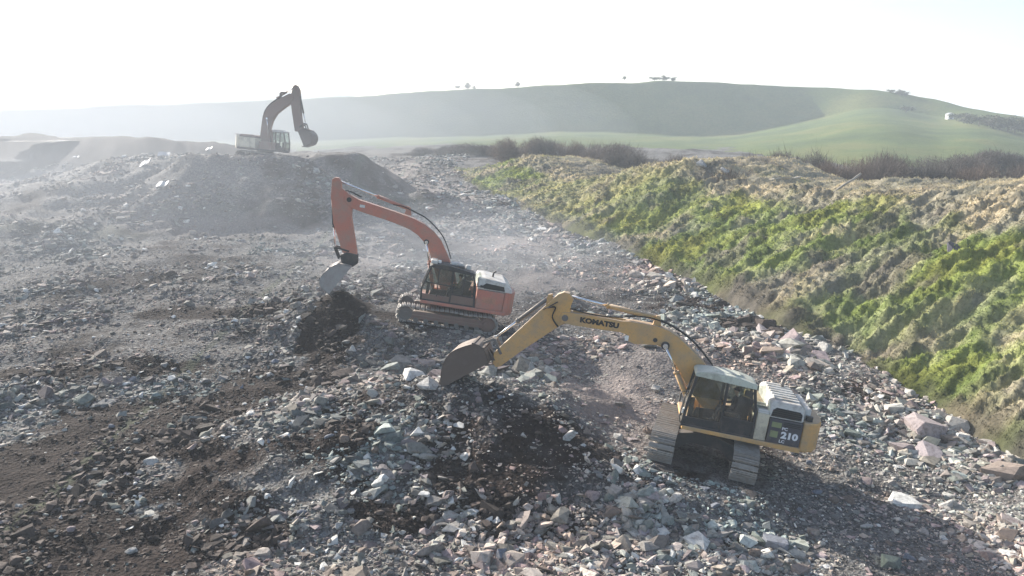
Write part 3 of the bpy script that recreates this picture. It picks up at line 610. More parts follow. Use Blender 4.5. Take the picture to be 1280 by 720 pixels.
# ---- the stones that show largest: each a thing
COLS = {'pale grey': (.40, .385, .355), 'dull grey': (.2, .195, .185), 'brownish': (.2, .155, .125), 'greenish grey': (.18, .195, .165), 'pinkish grey': (.26, .21, .205), 'bluish grey': (.18, .19, .215)}
SHP = {'flat slab': 'slab', 'squarish block': 'block', 'wedge-shaped stone': 'wedge', 'rounded boulder': 'boulder'}
ROCKM = {}
for i, (cn, c) in enumerate(COLS.items()):
    mm_ = m_rock('stone_' + cn.replace(' ', '_'), c)
    for j, (sn, kd) in enumerate(SHP.items()):
        for k in range(2):
            v, f = hull(1000 + i * 31 + j * 7 + k, kd); me = np_mesh('stone', v, f, 3); me.materials.append(mm_); ROCKM[cn, sn, k] = me
LM = [((575, 460), "beside the yellow excavator's bucket"), ((640, 520), "on the ground below the yellow excavator's stick"), ((760, 470), 'under the yellow boom'), ((720, 560), 'in the dark soil left of the yellow excavator'),
      ((795, 590), "left of the yellow excavator's tracks"), ((895, 640), "just in front of the yellow excavator's tracks"), ((985, 620), 'behind the yellow counterweight in its shadow'), ((1075, 560), 'right of the yellow counterweight'),
      ((1080, 480), 'at the foot of the bank right of the yellow cab'), ((1200, 555), 'at the foot of the grassy bank near the right edge'), ((960, 420), 'at the bank foot above the yellow boom'), ((1230, 660), 'near the bottom right corner'),
      ((1110, 650), 'in the lower right rubble'), ((970, 695), 'at the bottom edge below the yellow excavator'), ((820, 680), 'at the bottom edge left of the yellow tracks'), ((660, 660), 'in the lower middle rubble'),
      ((520, 690), 'at the bottom edge left of centre'), ((420, 600), 'in the grey rubble left of the dark patch'), ((480, 510), 'in the rubble left of the yellow bucket'), ((330, 510), 'in the stony patch left of centre'),
      ((330, 640), 'on the dark soil in the lower left'), ((130, 500), 'in the stony row near the left edge'), ((80, 580), 'on the dark brown soil at the left edge'), ((120, 680), 'in the bottom left corner'),
      ((180, 430), 'on the grey ground in the middle left'), ((420, 430), "below the orange excavator's bucket"), ((540, 425), 'in front of the orange tracks'), ((860, 380), 'on the stony strip beside the bank'), ((240, 560), 'at the edge of the brown soil')]
SIZ = ['small', 'medium', 'large']; used = set(); taken = []
def stone(u, v, r, cn=None, sn=None, lab=None, var=None, tilt=.3, sink=.12):
    p = hit(u, v); x_, y_ = float(p[0]), float(p[1]); z_ = float(ground(np.array(x_), np.array(y_)))
    if beyond_foot(np.array(x_ + .6), np.array(y_)) and lab is None: return False
    if under_machine(np.array([x_]), np.array([y_]), np.array([z_]))[0]: return False
    if lab is None:
        if any((x_ - a) ** 2 + (y_ - b) ** 2 < (.75 * (r + c)) ** 2 for a, b, c in taken): return False
        lmi = min(range(len(LM)), key=lambda i: (LM[i][0][0] - u) ** 2 + 3 * (LM[i][0][1] - v) ** 2); sz = SIZ[0 if r < .15 else 1 if r < .23 else 2]
        opts = [(a, b) for a in COLS for b in SHP if (lmi, a, b, sz) not in used]
        if not opts: return False
        cn, sn = opts[int(rng.integers(len(opts)))]; used.add((lmi, cn, sn, sz)); lab = f'{sz} {cn} {sn} {LM[lmi][1]}'
    me = ROCKM[cn, sn, int(rng.integers(2)) if var is None else var]
    o = link('rubble_stone', me); o.scale = (r, r * rng.uniform(.8, 1.1), r * rng.uniform(.85, 1.15)); t = abs(rng.normal()) * tilt; ax = rng.uniform(0, 6.28)
    o.rotation_euler = (math.cos(ax) * t, math.sin(ax) * t, rng.uniform(0, 6.28)); o.location = (x_, y_, z_ + r * {'flat slab': .06, 'squarish block': .3, 'wedge-shaped stone': .2, 'rounded boulder': .36}[sn] - r * (sink + .06))
    taken.append((x_, y_, r)); tag(o, lab, 'stone', 'large stones of the rubble'); return True
stone(536, 482, .40, 'pale grey', 'squarish block', 'pale squared block lying just left of the yellow bucket', 0, .1)
stone(1030, 440, .52, 'pale grey', 'rounded boulder', 'pale rounded boulder on the stony strip at the bank foot', 0, .15)
stone(1135, 494, .36, 'pale grey', 'squarish block', 'pale square block against the foot of the bank', 1, .2)
stone(1257, 598, .55, 'dull grey', 'squarish block', 'biggest grey block by the bank foot at the right edge', 0, .25)
stone(135, 506, .55, 'dull grey', 'flat slab', 'wide dull slab in the stony row near the left edge', 0, .45)
stone(108, 504, .55, 'greenish grey', 'rounded boulder', 'greenish boulder leaning at the left end of the stony row', 0, .3)
stone(820, 490, .34, 'pale grey', 'rounded boulder', 'pale round stone alone in the dust left of the yellow cab', 1, .1)
stone(711, 550, .30, 'pale grey', 'squarish block', 'pale upright block in the soil midway between bucket and tracks', 0, .5)
stone(772, 551, .26, 'pale grey', 'squarish block', 'pale block on the rubble heap left of the tracks', 1, .5)
stone(802, 592, .40, 'greenish grey', 'flat slab', 'greenish slab propped steeply left of the yellow tracks', 1, .9, -.3)
stone(768, 598, .34, 'greenish grey', 'wedge-shaped stone', 'greenish wedge of stone lying left of the propped slab', 1, .5)
stone(845, 627, .30, 'pale grey', 'rounded boulder', 'very pale stone in front of the left yellow track', 0, .3)
stone(806, 540, .5, 'brownish', 'wedge-shaped stone', 'brownish angular rock behind the left yellow track', 0, .5)
stone(970, 688, .42, 'bluish grey', 'squarish block', 'bluish block near the bottom edge below the tracks', 0, .3)
stone(1215, 553, .42, 'pale grey', 'flat slab', 'pale flat slab beside the bank foot at far right', 0, .25)
stone(1185, 632, .38, 'pale grey', 'rounded boulder', 'pale oval boulder in the lower right rubble', 1, .2)
stone(600, 462, .34, 'pinkish grey', 'wedge-shaped stone', 'pinkish wedge of stone under the yellow bucket', 0, .4)
stone(676, 500, .36, 'greenish grey', 'flat slab', 'greenish flat slab below the elbow of the yellow stick', 0, .3)
tot = len(taken); tries = 0
while tot < 292 and tries < 6000:
    tries += 1
    if rng.random() < .72:
        zx = [(640, 490, 110, 45), (470, 490, 120, 50), (1090, 540, 120, 70), (330, 520, 110, 35), (1180, 620, 110, 80), (870, 400, 120, 50), (950, 690, 130, 30), (560, 660, 200, 50), (900, 640, 60, 25), (790, 600, 40, 40), (960, 420, 60, 40), (250, 480, 150, 30)][int(rng.integers(12))]
        u_, v_ = zx[0] + rng.normal() * zx[2] * .7, zx[1] + rng.normal() * zx[3] * .7
    else: u_, v_ = rng.uniform(5, 1275), rng.uniform(410, 715)
    if not (3 < u_ < 1277 and 375 < v_ < 717): continue
    k = float(np.exp(rng.normal(0, .33))); tot += stone(u_, v_, min(.52, .16 * k * (1.2 if v_ < 470 else 1)))
# dark slab and pale leftovers on the bank and the mound
for (u_, v_, r, cn, sn, lab) in [(1192, 316, .75, 'bluish grey', 'flat slab', 'dark bluish slab lying bare on the grassy bank'), (878, 206, .55, 'pale grey', 'squarish block', 'pale block on top of the bank lump beside the dip'), (906, 214, .5, 'pale grey', 'flat slab', 'pale slab on the back of the bank lump')]:
    p = on_bank(u_, v_); o = link('rubble_stone', ROCKM[cn, sn, 0] if r < .7 else ROCKM[cn, sn, 0].copy()); o.scale = (r,) * 3
    if r >= .7: o.data.materials[0] = m_rock('stone_dark_slab', (.075, .072, .085))
    o.rotation_euler = (.35, -.3, 1.0); o.location = p + Vector((0, 0, .12)); tag(o, lab, 'stone', 'large stones of the rubble')
mwh = paint('white_scrap', (.5, .5, .5), .4)
for (u_, v_, L, lab) in [(205, 197, 1.1, 'white scrap panel lying on the hazy mound left of its machine'), (95, 199, 1.0, 'pinkish white scrap panel on the far left of the mound'), (183, 208, 1.0, 'small bright scrap panel low on the mound'), (204, 235, .9, 'bright scrap panel at the left foot of the mound'), (262, 188, 1.2, 'pale scrap panel close behind the far machine tail')]:
    p = hit(u_, v_); o = MB().sheet([(-L * .5, 0), (-L * .1, .1), (L * .2, .06), (L * .5, .2)], .05, -.4, .4).b2((-L * .5, -.4, -.25), (-L * .5 + .06, .4, .03)).build('scrap_panel', mwh); o.location = (p[0], p[1], p[2] + .25); o.rotation_euler = (R(28), rng.normal() * .15, rng.normal() * .3); tag(o, lab, 'scrap', 'scrap panels on the mound')

# ------------------------------------------------------------------ excavators
m_yel = paint('yellow_paint', (.64, .36, .115), .85, dcol=(.36, .29, .2)); m_ora = paint('faded_orange_paint', (.52, .18, .125), .7, dcol=(.34, .25, .2)); m_oboom = paint('orange_boom_paint', (.52, .185, .125), .75, dcol=(.36, .26, .2))
m_cream = paint('cream_paint', (.62, .56, .42), .5); m_rbrown = paint('reddish_brown_paint', (.2, .12, .095), .7)
m_wht = paint('white_paint', (.62, .61, .57), .5); m_grnw = paint('greenish_white_paint', (.55, .58, .48), .45); m_dk = paint('dark_grey_paint', (.035, .035, .035), .45, .55, (.13, .11, .09))
m_blk = mat('black_rubber', (.018, .018, .018), .7); m_steel = paint('worn_steel', (.17, .16, .15), .7, .5, (.19, .155, .125), .3); m_chrome = mat('rod_chrome', (.75, .74, .72), .22, .9)
m_track = paint('track_steel', (.36, .34, .31), .7, .5, (.28, .24, .2), .35, 5); m_ltrack = paint('polished_track', (.42, .40, .37), .5, .5, (.25, .21, .17), .35, 5)
m_bucket = paint('bucket_steel', (.13, .1, .082), .45, .55, (.2, .16, .135), .25); m_pbucket = paint('dusty_bucket', (.36, .34, .32), .6, .6, (.3, .27, .24), .1)
m_pane = m_glass('cab_glass', (.86, .9, .87), .4); m_glass2 = m_glass('tinted_glass', (.72, .76, .74), .4); m_seat = mat('seat_fabric', (.05, .05, .055), .9); m_pan = paint('dark_side_panel', (.07, .068, .075), .3, .5); m_let = mat('lettering_black', (.02, .02, .022), .6); m_letw = mat('lettering_white', (.75, .75, .76), .6)
m_grn = paint('green_label', (.24, .27, .13), .3); m_lamp = mat('lamp_glass', (.85, .84, .78), .15, 0, .6); m_red = paint('red_lamp', (.5, .05, .03), .1, .3)
def path_loop(L, r1, r2, n):      # closed track path: idler radius r1 in front (+x), sprocket r2 at the rear
    P = []; a = np.linspace(-90, 90, 13)
    for k in a: P.append((L + r1 * math.cos(R(k)), r1 + r1 * math.sin(R(k))))
    for t in (.25, .5, .75): P.append((L - 2 * L * t, 2 * r1 + (2 * r2 - 2 * r1) * t - .045 * math.sin(math.pi * 2 * t) ** 2))
    for k in a: P.append((-L - r2 * math.cos(R(k)), r2 + r2 * math.sin(R(-k)) + .0))
    P.append(P[0]); P = np.array(P); s = np.r_[0, np.cumsum(np.hypot(*np.diff(P, axis=0).T))]; q = np.linspace(0, s[-1], n, endpoint=False)
    f = lambda v: np.stack([np.interp(v % s[-1], s, P[:, 0]), np.interp(v % s[-1], s, P[:, 1])], -1)
    return f(q), f(q + .02) - f(q - .02), s[-1] / n
def add_track(root, y, w, half, M, mt, frame_m, zoff=0):
    r1, r2 = .43, .45; C, D, pitch = path_loop(half - r1, r1, r2, 46); t = MB()
    for c, d in zip(C, D):
        a = math.atan2(d[1], d[0]); Rm = Matrix.Rotation(-a, 4, 'Y')
        t.box((c[0], y, c[1] + zoff), (pitch * .78, w, .035), M=Rm)
        for g in (-.26, .12):
            n = Vector((math.sin(a), 0, -math.cos(a)))
            t.box(Vector((c[0], y, c[1] + zoff)) + n * .04 + Vector((d[0], 0, d[1])).normalized() * pitch * g, (.024, w, .055), M=Rm)
        n = Vector((math.sin(a), 0, -math.cos(a))); t.box(Vector((c[0], y, c[1] + zoff)) - n * .05, (pitch * .8, w * .42, .075), M=Rm)
    o = t.build('track', mt, root, M=M)
    f = MB().prism([(-half + .75, .24), (half - .75, .24), (half - .55, .42), (half - .85, .62), (-half + .95, .66), (-half + .65, .42)], y - w * .27, y + w * .27)
    f.b2((-half + .6, y - w * .30, .36), (half - .7, y + w * .30, .44)); f.build('track_frame', frame_m, o, .02, M)
    s = MB().cyl((-half + r2, y - w * .16, r2), (-half + r2, y + w * .16, r2), r2 - .1, n=24).cyl((-half + r2, y - w * .36, r2), (-half + r2, y + w * .36, r2), .22, n=18)
    for k in range(20): s.box((-half + r2 + math.cos(k * .31416) * (r2 - .09), y, r2 + math.sin(k * .31416) * (r2 - .09)), (.09, w * .2, .07), M=Matrix.Rotation(-k * .31416, 4, 'Y'))
    s.build('sprocket', frame_m, o, 0, M)
    MB().cyl((half - r1, y - w * .3, r1), (half - r1, y + w * .3, r1), r1 - .1, n=22).cyl((half - r1, y - w * .36, r1), (half - r1, y + w * .36, r1), .12, n=12).build('idler', m_steel, o, 0, M)
    for k in range(7):
        xr = -half + .98 + k * (2 * half - 1.95) / 6; MB().cyl((xr, y - w * .32, .19), (xr, y + w * .32, .19), .125, n=12).build('roller', m_steel, o, 0, M)
    return o
def undercarriage(root, cx, yaw, gauge, w, half, mt, fm, zoff=0):
    M = Matrix.Translation((cx, 0, zoff)) @ Matrix.Rotation(R(yaw), 4, 'Z')
    for s in (1, -1): add_track(root, s * gauge / 2, w, half, M, mt, fm)
    g = gauge / 2; c = MB()
    for s in (1, -1):      # arched legs from the centre box to both track frames
        for e in (1, -1):
            c.prism([(0, .62), (g * .45, .62), (g * .8, .34), (g, .34), (g, .62), (g * .72, .86), (g * .3, .95), (0, .95)], -.18, .18) if False else None
            pts_ = [(s * .0, .60), (s * g * .40, .58), (s * g * .72, .30), (s * g * .98, .26), (s * g * .98, .60), (s * g * .70, .84), (s * g * .3, .94), (0, .94)]
            b = MB().prism(pts_, -.2, .2); T = Matrix.Translation((e * .62, 0, 0)) @ Matrix.Rotation(R(90), 4, 'Z') @ Matrix.Rotation(R(e * s * -14), 4, 'Z')
            b.bm.transform(T); tmp = bpy.data.meshes.new('t'); b.bm.to_mesh(tmp); b.bm.free(); c.bm.from_mesh(tmp); bpy.data.meshes.remove(tmp)
    c.b2((-.75, -.55, .5), (.75, .55, .93)); c.build('car_body', fm, root, .02, M)
    MB().cyl((0, 0, .9), (0, 0, 1.12), .66, n=32).cyl((0, 0, 1.0), (0, 0, 1.07), .74, n=32).build('swing_ring', m_steel, root, 0, M)
def frame_bars(mb, poly, y0, y1, w):
    for (a, b) in zip(poly, poly[1:] + poly[:1]): mb.bar((a[0], (y0 + y1) / 2, a[1]), (b[0], (y0 + y1) / 2, b[1]), abs(y1 - y0), w, (0, 1, 0))
def pane(root, poly, y, name='window', th=.012): return MB().prism(poly, y - th / 2, y + th / 2).build(name, m_pane, root)
def inset(poly, d):
    c = np.mean(np.array(poly), 0); return [tuple(np.array(p) + (c - np.array(p)) / np.linalg.norm(c - np.array(p)) * d) for p in poly]
def cab(root, outline, y0, y1, sill, bx, m_frame, m_roof, m_low, roofpad=.05):
    """outline of one side (x, z): front bottom, front knee, roof front, roof mid, roof rear, rear knee, rear bottom"""
    fb, fk, rf, rm, rr, rk, rb = outline; k = MB()
    for y in (y1 - .045, y0 + .045):
        frame_bars(k, [fb, fk, rf, rm, rr, rk, rb], y - .045, y + .045, .085)
        topz = lambda x: np.interp(x, [rr[0], rm[0], rf[0]], [rr[1], rm[1], rf[1]])
        k.bar((bx, y, fb[1]), (bx + .02, y, float(topz(bx))), .08, .12); k.bar((rb[0], y, sill), (bx, y, sill), .07, .07) 
    for p in (fb, rf, rr, rb, fk): k.bar((p[0], y0, p[1]), (p[0], y1, p[1]), .085, .085, (1, 0, 0))
    k.bar((rk[0], y0, rk[1]), (rk[0], y1, rk[1]), .08, .08, (1, 0, 0))
    c = k.build('cab', m_frame, root, .012)
    # roof cap
    pr = smooth_path([(rr[0] - .06, rr[1] - .03), (rr[0] + .02, rr[1] + .06), rm, (rf[0] - .12, rf[1] + .06), (rf[0] + .07, rf[1] - .03)], 4); pr = [(x, z + roofpad) for x, z in pr]
    rfm = MB().prism(pr + [(rf[0] + .07, rf[1] - .06), (rr[0] - .06, rr[1] - .06)], y0 - .03, y1 + .03); rfm.b2((rr[0] + .45, y0 + .25, rm[1] + roofpad - .06), (rm[0] + .55, y1 - .25, rm[1] + roofpad + .015)); rfm.build('cab_roof', m_roof, c, .045)
    # lower door skin, rear wall, floor
    kz = fb[1]; lo = MB(); xs = np.interp(sill, [rb[1], rk[1]], [rb[0], rk[0]])
    lo.prism([(rb[0] + .03, kz + .03), (bx, kz + .03), (bx, sill), (xs + .03, sill)], y1 - .07, y1 - .03); lo.prism([(bx + .03, kz + .03), (fb[0] - .03, kz + .03), (fb[0] - .02, kz + .30), (bx + .03, kz + .30)], y1 - .07, y1 - .03)
    lo.build('door_skin', m_low, c, .01)
    MB().b2((rb[0] + .03, y0 + .03, kz - .02), (fb[0] - .03, y1 - .03, kz + .05)).build('cab_floor', m_dk, c)
    w = .05
    pane(c, [(bx + .08, kz + .32), (fb[0] - .05, kz + .34), (fk[0] - .05, fk[1]), (rf[0] - .06, rf[1] - .06), (bx + .08, float(topz(bx)) - .06)], y1 - .05)
    pane(c, [(rk[0] + .08 if rk[0] > xs else xs + .05, sill + .05), (bx - .07, sill + .05), (bx - .07, float(topz(bx)) - .06), (rr[0] + .05, rr[1] - .06), (rk[0] + .05, rk[1])], y1 - .05)
    MB().prism([(rb[0] + .05, kz + .03), (fb[0] - .35, kz + .03), (fb[0] - .45, kz + .42), (bx + .1, kz + .45), (bx - .1, kz + .6), (rk[0] + .08, kz + .65)], y0 + .05, y0 + .09).build('inner_trim', m_dk, c)
    MB().prism([(fk[0] - .05, fk[1]), (rf[0] - .06, rf[1] - .06), (rr[0] + .05, rr[1] - .06), (rk[0] + .05, max(rk[1], sill))], y0 + .03, y0 + .042).build('window', m_glass2, c)
    MB().sheet([fb, fk, rf], .012, y0 + .09, y1 - .09).build('windscreen', m_pane, c)
    MB().bar((rr[0], (y0 + y1) / 2, rr[1] - .06), (rk[0], (y0 + y1) / 2, rk[1] + .05), y1 - y0 - .18, .012).build('rear_window', m_pane, c)
    # seat and consoles
    sx = bx - .35; s = MB().b2((sx - .25, y0 + .24, kz + .40), (sx + .27, y1 - .24, kz + .55)).b2((sx - .12, y0 + .32, kz + .05), (sx + .15, y1 - .32, kz + .42)); s.bar((sx - .24, (y0 + y1) / 2, kz + .5), (sx - .38, (y0 + y1) / 2, kz + 1.18), y1 - y0 - .52, .12); s.bar((sx - .39, (y0 + y1) / 2, kz + 1.2), (sx - .42, (y0 + y1) / 2, kz + 1.4), .28, .09)
    s.build('seat', m_seat, c, .03)
    co_ = MB()
    for y in (y0 + .16, y1 - .16): co_.b2((sx - .15, y - .06, kz + .3), (sx + .45, y + .06, kz + .66)); co_.cyl((sx + .38, y, kz + .66), (sx + .42, y, kz + .86), .022, .03, 8)
    co_.b2((fb[0] - .35, y0 + .12, kz + .05), (fb[0] - .2, y0 + .25, kz + .75)); co_.cyl((fb[0] - .55, (y0 + y1) / 2, kz + .05), (fb[0] - .48, (y0 + y1) / 2, kz + .65), .02, n=6); co_.build('control_console', m_dk, c, .01)
    return c, Vector((sx, (y0 + y1) / 2, kz + .55))
def cylinder(parent, p, q, r, body, name, f=.58):
    p = Vector(p); q = Vector(q); c = p.lerp(q, f); o = MB().cyl(p, c, r, n=14).cyl(c - (q - p).normalized() * .08, c, r * 1.18, n=14).cyl(p + Vector((0, -r, 0)), p + Vector((0, r, 0)), r * 1.1, n=10).build(name, body, parent)
    return o, MB().cyl(c, q, r * .55, n=10).cyl(q + Vector((0, -r, 0)), q + Vector((0, r, 0)), r * 1.0, n=10).build('rod', m_chrome, parent)
def hose(parent, pts, ys, r=.022):
    h = MB()
    for y in ys: h.tube([(x, y + .02 * math.sin(3 * x), z) for x, z in smooth_path(pts, 5)], r, 6)
    return h.build('hydraulic_hose', m_blk, parent)
def bucket(root, curve, hinge, y, m, teeth=5):
    """curve: back plate from hinge side over the back to the cutting lip (x, z)"""
    cu = smooth_path(curve, 4); b = MB(); c0 = np.mean(np.array(curve), 0)
    b.sheet(cu, .05 * (1 if (lambda a: sum((x2 - x1) * (z2 + z1) for (x1, z1), (x2, z2) in zip(a, a[1:] + a[:1])))(cu) > 0 else -1) * -1, -y, y)
    for s in (-y, y - .05): b.prism(cu, s, s + .05)
    for s in (-.2, .13): b.prism([hinge, (hinge[0] * .6 + cu[1][0] * .4, hinge[1] * .6 + cu[1][1] * .4 + .1), cu[5], cu[2], cu[0]], s, s + .07)
    for k in (5, 9): b.bar((cu[k][0], -y, cu[k][1]), (cu[k][0], y, cu[k][1]), .09, .09, (1, 0, 0))
    o = b.build('bucket', m, root, .012); d = Vector((cu[-1][0] - cu[-3][0], 0, cu[-1][1] - cu[-3][1])).normalized(); p = Vector((cu[-1][0], 0, cu[-1][1]))
    for k in range(teeth):
        yy = -y + .07 + (2 * y - .14) * k / (teeth - 1); MB().bar(p + Vector((0, yy, 0)) - d * .08, p + Vector((0, yy, 0)) + d * .12, .075, .06).bar(p + Vector((0, yy, 0)) + d * .1, p + Vector((0, yy, 0)) + d * .22, .055, .03).build('tooth', m_steel, o)
    return o
def new_root(name, P, label):
    r = bpy.data.objects.new(name, None); COL.objects.link(r); r.matrix_world = pose(P); r.empty_display_size = .5; return tag(r, label, 'excavator')
G_TR = 'none'
# ---------------- yellow machine
Y = new_root('excavator', YEL, 'nearest excavator, yellow with a pale roofed cab, reaching its boom left over the rubble')
undercarriage(Y, .74, 83, 2.62, .80, 2.05, m_track, m_dk)
MB().prism([(1.74, 1.12), (1.74, 1.25), (-2.0, 1.25), (-2.0, 1.08)], -1.36, 1.37).prism([(1.4, .98), (1.4, 1.13), (-1.9, 1.1), (-1.9, .98)], -.9, .9).build('deck_frame', m_yel, Y, .02)
c, seatY = cab(Y, [(1.75, 1.26), (1.70, 2.0), (1.55, 3.0), (.5, 3.1), (-.27, 2.92), (-.44, 2.1), (-.48, 1.26)], .36, 1.36, 1.75, .55, m_dk, m_grnw, m_dk)
MB().tube([(1.8, 1.3, 1.3), (1.86, 1.3, 1.5), (1.78, 1.3, 2.3), (1.72, 1.3, 2.4)], .018).build('grab_rail', m_dk, c)
MB().bar((1.72, 1.25, 2.4), (1.95, 1.42, 2.35), .025).box((1.97, 1.46, 2.2), (.05, .17, .3)).build('mirror', m_dk, c, .01)
MB().b2((1.70, 1.1, 1.62), (1.82, 1.3, 1.78)).build('work_light', m_lamp, c, .02)
MB().b2((-.90, .3, 1.25), (-.51, 1.33, 2.14)).build('fuel_tank', m_cream, Y, .03)
MB().b2((-.86, .32, 2.14), (-.52, 1.3, 2.2)).b2((-.86, .36, 2.2), (-.52, .42, 2.26)).b2((-.86, .8, 2.2), (-.52, .86, 2.26)).b2((-.86, 1.22, 2.2), (-.52, 1.28, 2.26)).build('tank_step', m_wht, Y, .01)
MB().b2((-.4, -1.35, 1.25), (1.35, -.42, 1.7)).b2((-.9, -1.35, 1.25), (-.42, .28, 2.2)).build('tool_box', m_yel, Y, .04)
h = MB().prism([(-.88, 2.05), (-.86, 2.5), (-.96, 2.6), (-1.80, 2.6), (-1.92, 2.48), (-1.96, 2.05)], -1.25, 1.28).build('engine_hood', m_wht, Y, .05)
lv = MB()
for k in range(7): lv.b2((-1.0, -1.05 + k * .32, 2.6), (-1.78, -.93 + k * .32, 2.645))
lv.build('louvre', m_wht, h, .008)
MB().prism([(-.93, 2.1), (-.96, 2.3), (-1.06, 2.4), (-1.80, 2.38), (-1.88, 2.3), (-1.88, 2.1)], 1.24, 1.30).build('vent_opening', m_blk, h, .02)
lv = MB()
for k in range(4): lv.b2((-.96, 1.295, 2.13 + .065 * k), (-1.86, 1.315, 2.142 + .065 * k))
lv.build('vent_slat', m_dk, h)
MB().cyl((-1.5, -.7, 2.58), (-1.5, -.7, 2.9), .06, n=12).cyl((-1.5, -.7, 2.88), (-1.58, -.7, 3.0), .06, n=12).build('exhaust_pipe', m_steel, h)
pn = MB().b2((-.93, .9, 1.26), (-1.95, 1.36, 2.04)).build('side_panel', m_pan, Y, .02); MB().b2((-.93, -1.36, 1.26), (-1.95, .88, 2.04)).build('engine_housing', m_yel, Y, .02)
MB().b2((-1.0, 1.362, 1.78), (-1.3, 1.368, 1.95)).b2((-1.0, 1.362, 1.45), (-1.24, 1.368, 1.66)).build('label_plate', m_grn, pn)
sl_ = MB()
for k in range(3): sl_.b2((-1.36, 1.362, 1.86 + .055 * k), (-1.88, 1.372, 1.885 + .055 * k))
sl_.build('panel_slot', m_blk, pn)
text('lettering', '210', m_letw, pn, side_text_M(-1.60, 1.366, 1.56), .29, .005, 1.2, .014); text('lettering', 'PC', m_letw, pn, side_text_M(-1.42, 1.366, 1.775), .13, .005, 1.15, .003); text('lettering', 'LC', m_letw, pn, side_text_M(-1.40, 1.366, 1.355), .13, .005, 1.15, .003)
cw_ = [(-1.97, 1.32), (-2.2, 1.28), (-2.45, 1.1), (-2.62, .75), (-2.7, .3), (-2.7, -.3), (-2.62, -.75), (-2.45, -1.1), (-2.2, -1.28), (-1.97, -1.32)]
def counterweight(root, pts_, z0, z1, m, x0):
    b = MB(); lo = [b.bm.verts.new((x * (1 - .0), y, z0)) for x, y in pts_]; hi = [b.bm.verts.new((x, y, z1)) for x, y in pts_]; n = len(lo)
    for k in range(n): b.bm.faces.new((lo[k], lo[(k + 1) % n], hi[(k + 1) % n], hi[k]))
    b.bm.faces.new(lo[::-1]); b.bm.faces.new(hi); return b.build('counterweight', m, root, .07)
k_ = counterweight(Y, cw_, 1.1, 2.1, m_yel, -1.97)
MB().b2((-1.99, -.9, 2.1), (-2.2, .95, 2.45)).build('hood_tail', m_wht, k_, .03); MB().b2((-2.05, 1.0, 2.11), (-2.25, 1.15, 2.27)).build('rear_lamp', m_dk, k_, .01); MB().tube([(-2.3, -.4, 2.08), (-2.3, -.4, 2.18), (-2.3, .4, 2.18), (-2.3, .4, 2.08)], .025).build('lifting_eye', m_dk, k_)
BM = [(.25, 1.75), (.75, 2.55), (1.37, 3.22), (1.83, 3.55), (2.32, 3.88), (2.65, 4.02), (2.98, 4.09), (3.5, 4.1), (3.9, 4.09), (4.2, 4.05), (5.95, 4.02), (6.25, 3.97), (6.32, 3.78), (6.22, 3.60), (5.6, 3.6), (4.21, 3.66), (3.97, 3.62), (3.92, 3.42), (3.67, 3.35), (2.96, 3.46), (2.72, 3.40), (2.5, 3.25), (2.19, 2.89), (1.8, 2.38), (1.2, 1.75), (.7, 1.35), (.3, 1.4)]
bo = MB().prism(BM, -.24, .24).build('boom', m_yel, Y, .02)
MB().cyl((2.66, -.30, 3.5), (2.66, .30, 3.5), .14, n=20).build('pin_boss', m_dk, bo); MB().cyl((3.02, -.262, 3.62), (3.02, .262, 3.62), .075, n=14).build('pin_boss', m_dk, bo); MB().cyl((6.12, -.27, 3.8), (6.12, .27, 3.8), .11, n=16).build('pin_boss', m_steel, bo)
text('lettering', 'KOMATSU', m_let, bo, side_text_M(4.95, .244, 3.845, R(1.2)), .235, .004, 1.2, .014)
hose(bo, [(1.0, 3.1), (1.7, 3.72), (2.4, 4.1), (3.0, 4.28), (3.6, 4.3), (4.2, 4.18)], (-.12, -.04, .05, .13)); hose(bo, [(4.2, 4.16), (5.2, 4.07), (6.0, 4.12), (6.35, 4.02)], (.1, .17), .016)
MB().bar((4.1, 0, 4.07), (5.9, 0, 4.05), .06, .05).build('hose_clamp', m_yel, bo)
MB().b2((3.9, .18, 3.42), (4.02, .27, 3.6)).build('boom_lamp', m_lamp, bo, .01)
for s in (.34, -.34): cylinder(bo, (1.35, s, 1.45), (2.66, s, 3.5), .085, m_yel, 'boom_cylinder', .62)
cylinder(bo, (3.05, 0, 4.32), (6.2, 0, 4.54), .085, m_yel, 'stick_cylinder', .56); MB().prism([(2.9, 4.05), (3.2, 4.05), (3.12, 4.42), (2.98, 4.42)], -.1, .1).build('cylinder_bracket', m_yel, bo, .01)
st = MB().prism([(6.5, 4.54), (6.3, 4.66), (6.1, 4.64), (5.95, 4.46), (6.02, 4.16), (5.9, 3.84), (6.0, 3.64), (6.25, 3.5), (7.45, 2.33), (8.06, 1.68), (8.22, 1.62), (8.34, 1.75), (8.36, 2.12), (7.12, 3.73)], -.19, .19).build('stick', m_yel, Y, .02)
hose(st, [(6.3, 3.45), (6.55, 3.75), (6.5, 4.1), (6.75, 4.05)], (.22, .27)); MB().bar((6.45, .2, 4.3), (6.9, .2, 3.95), .03, .12).build('pipe_plate', m_dk, st)
cylinder(st, (6.75, 0, 4.40), (8.42, 0, 2.62), .075, m_steel, 'bucket_cylinder', .6); MB().prism([(6.62, 4.2), (6.86, 4.0), (6.84, 4.46), (6.7, 4.5)], -.08, .08).build('cylinder_bracket', m_yel, st)
for s in (-.24, .2): MB().bar((8.42, s, 2.62), (8.1, s, 2.12), .09, .05).bar((8.42, s, 2.62), (8.78, s, 2.38), .09, .05).build('bucket_link', m_steel, st, .01)
bucket(Y, [(8.42, 1.82), (8.62, 2.22), (8.95, 2.40), (9.44, 2.20), (9.85, 1.86), (10.03, 1.28), (9.98, .58)], (8.26, 1.86), .60, m_bucket)
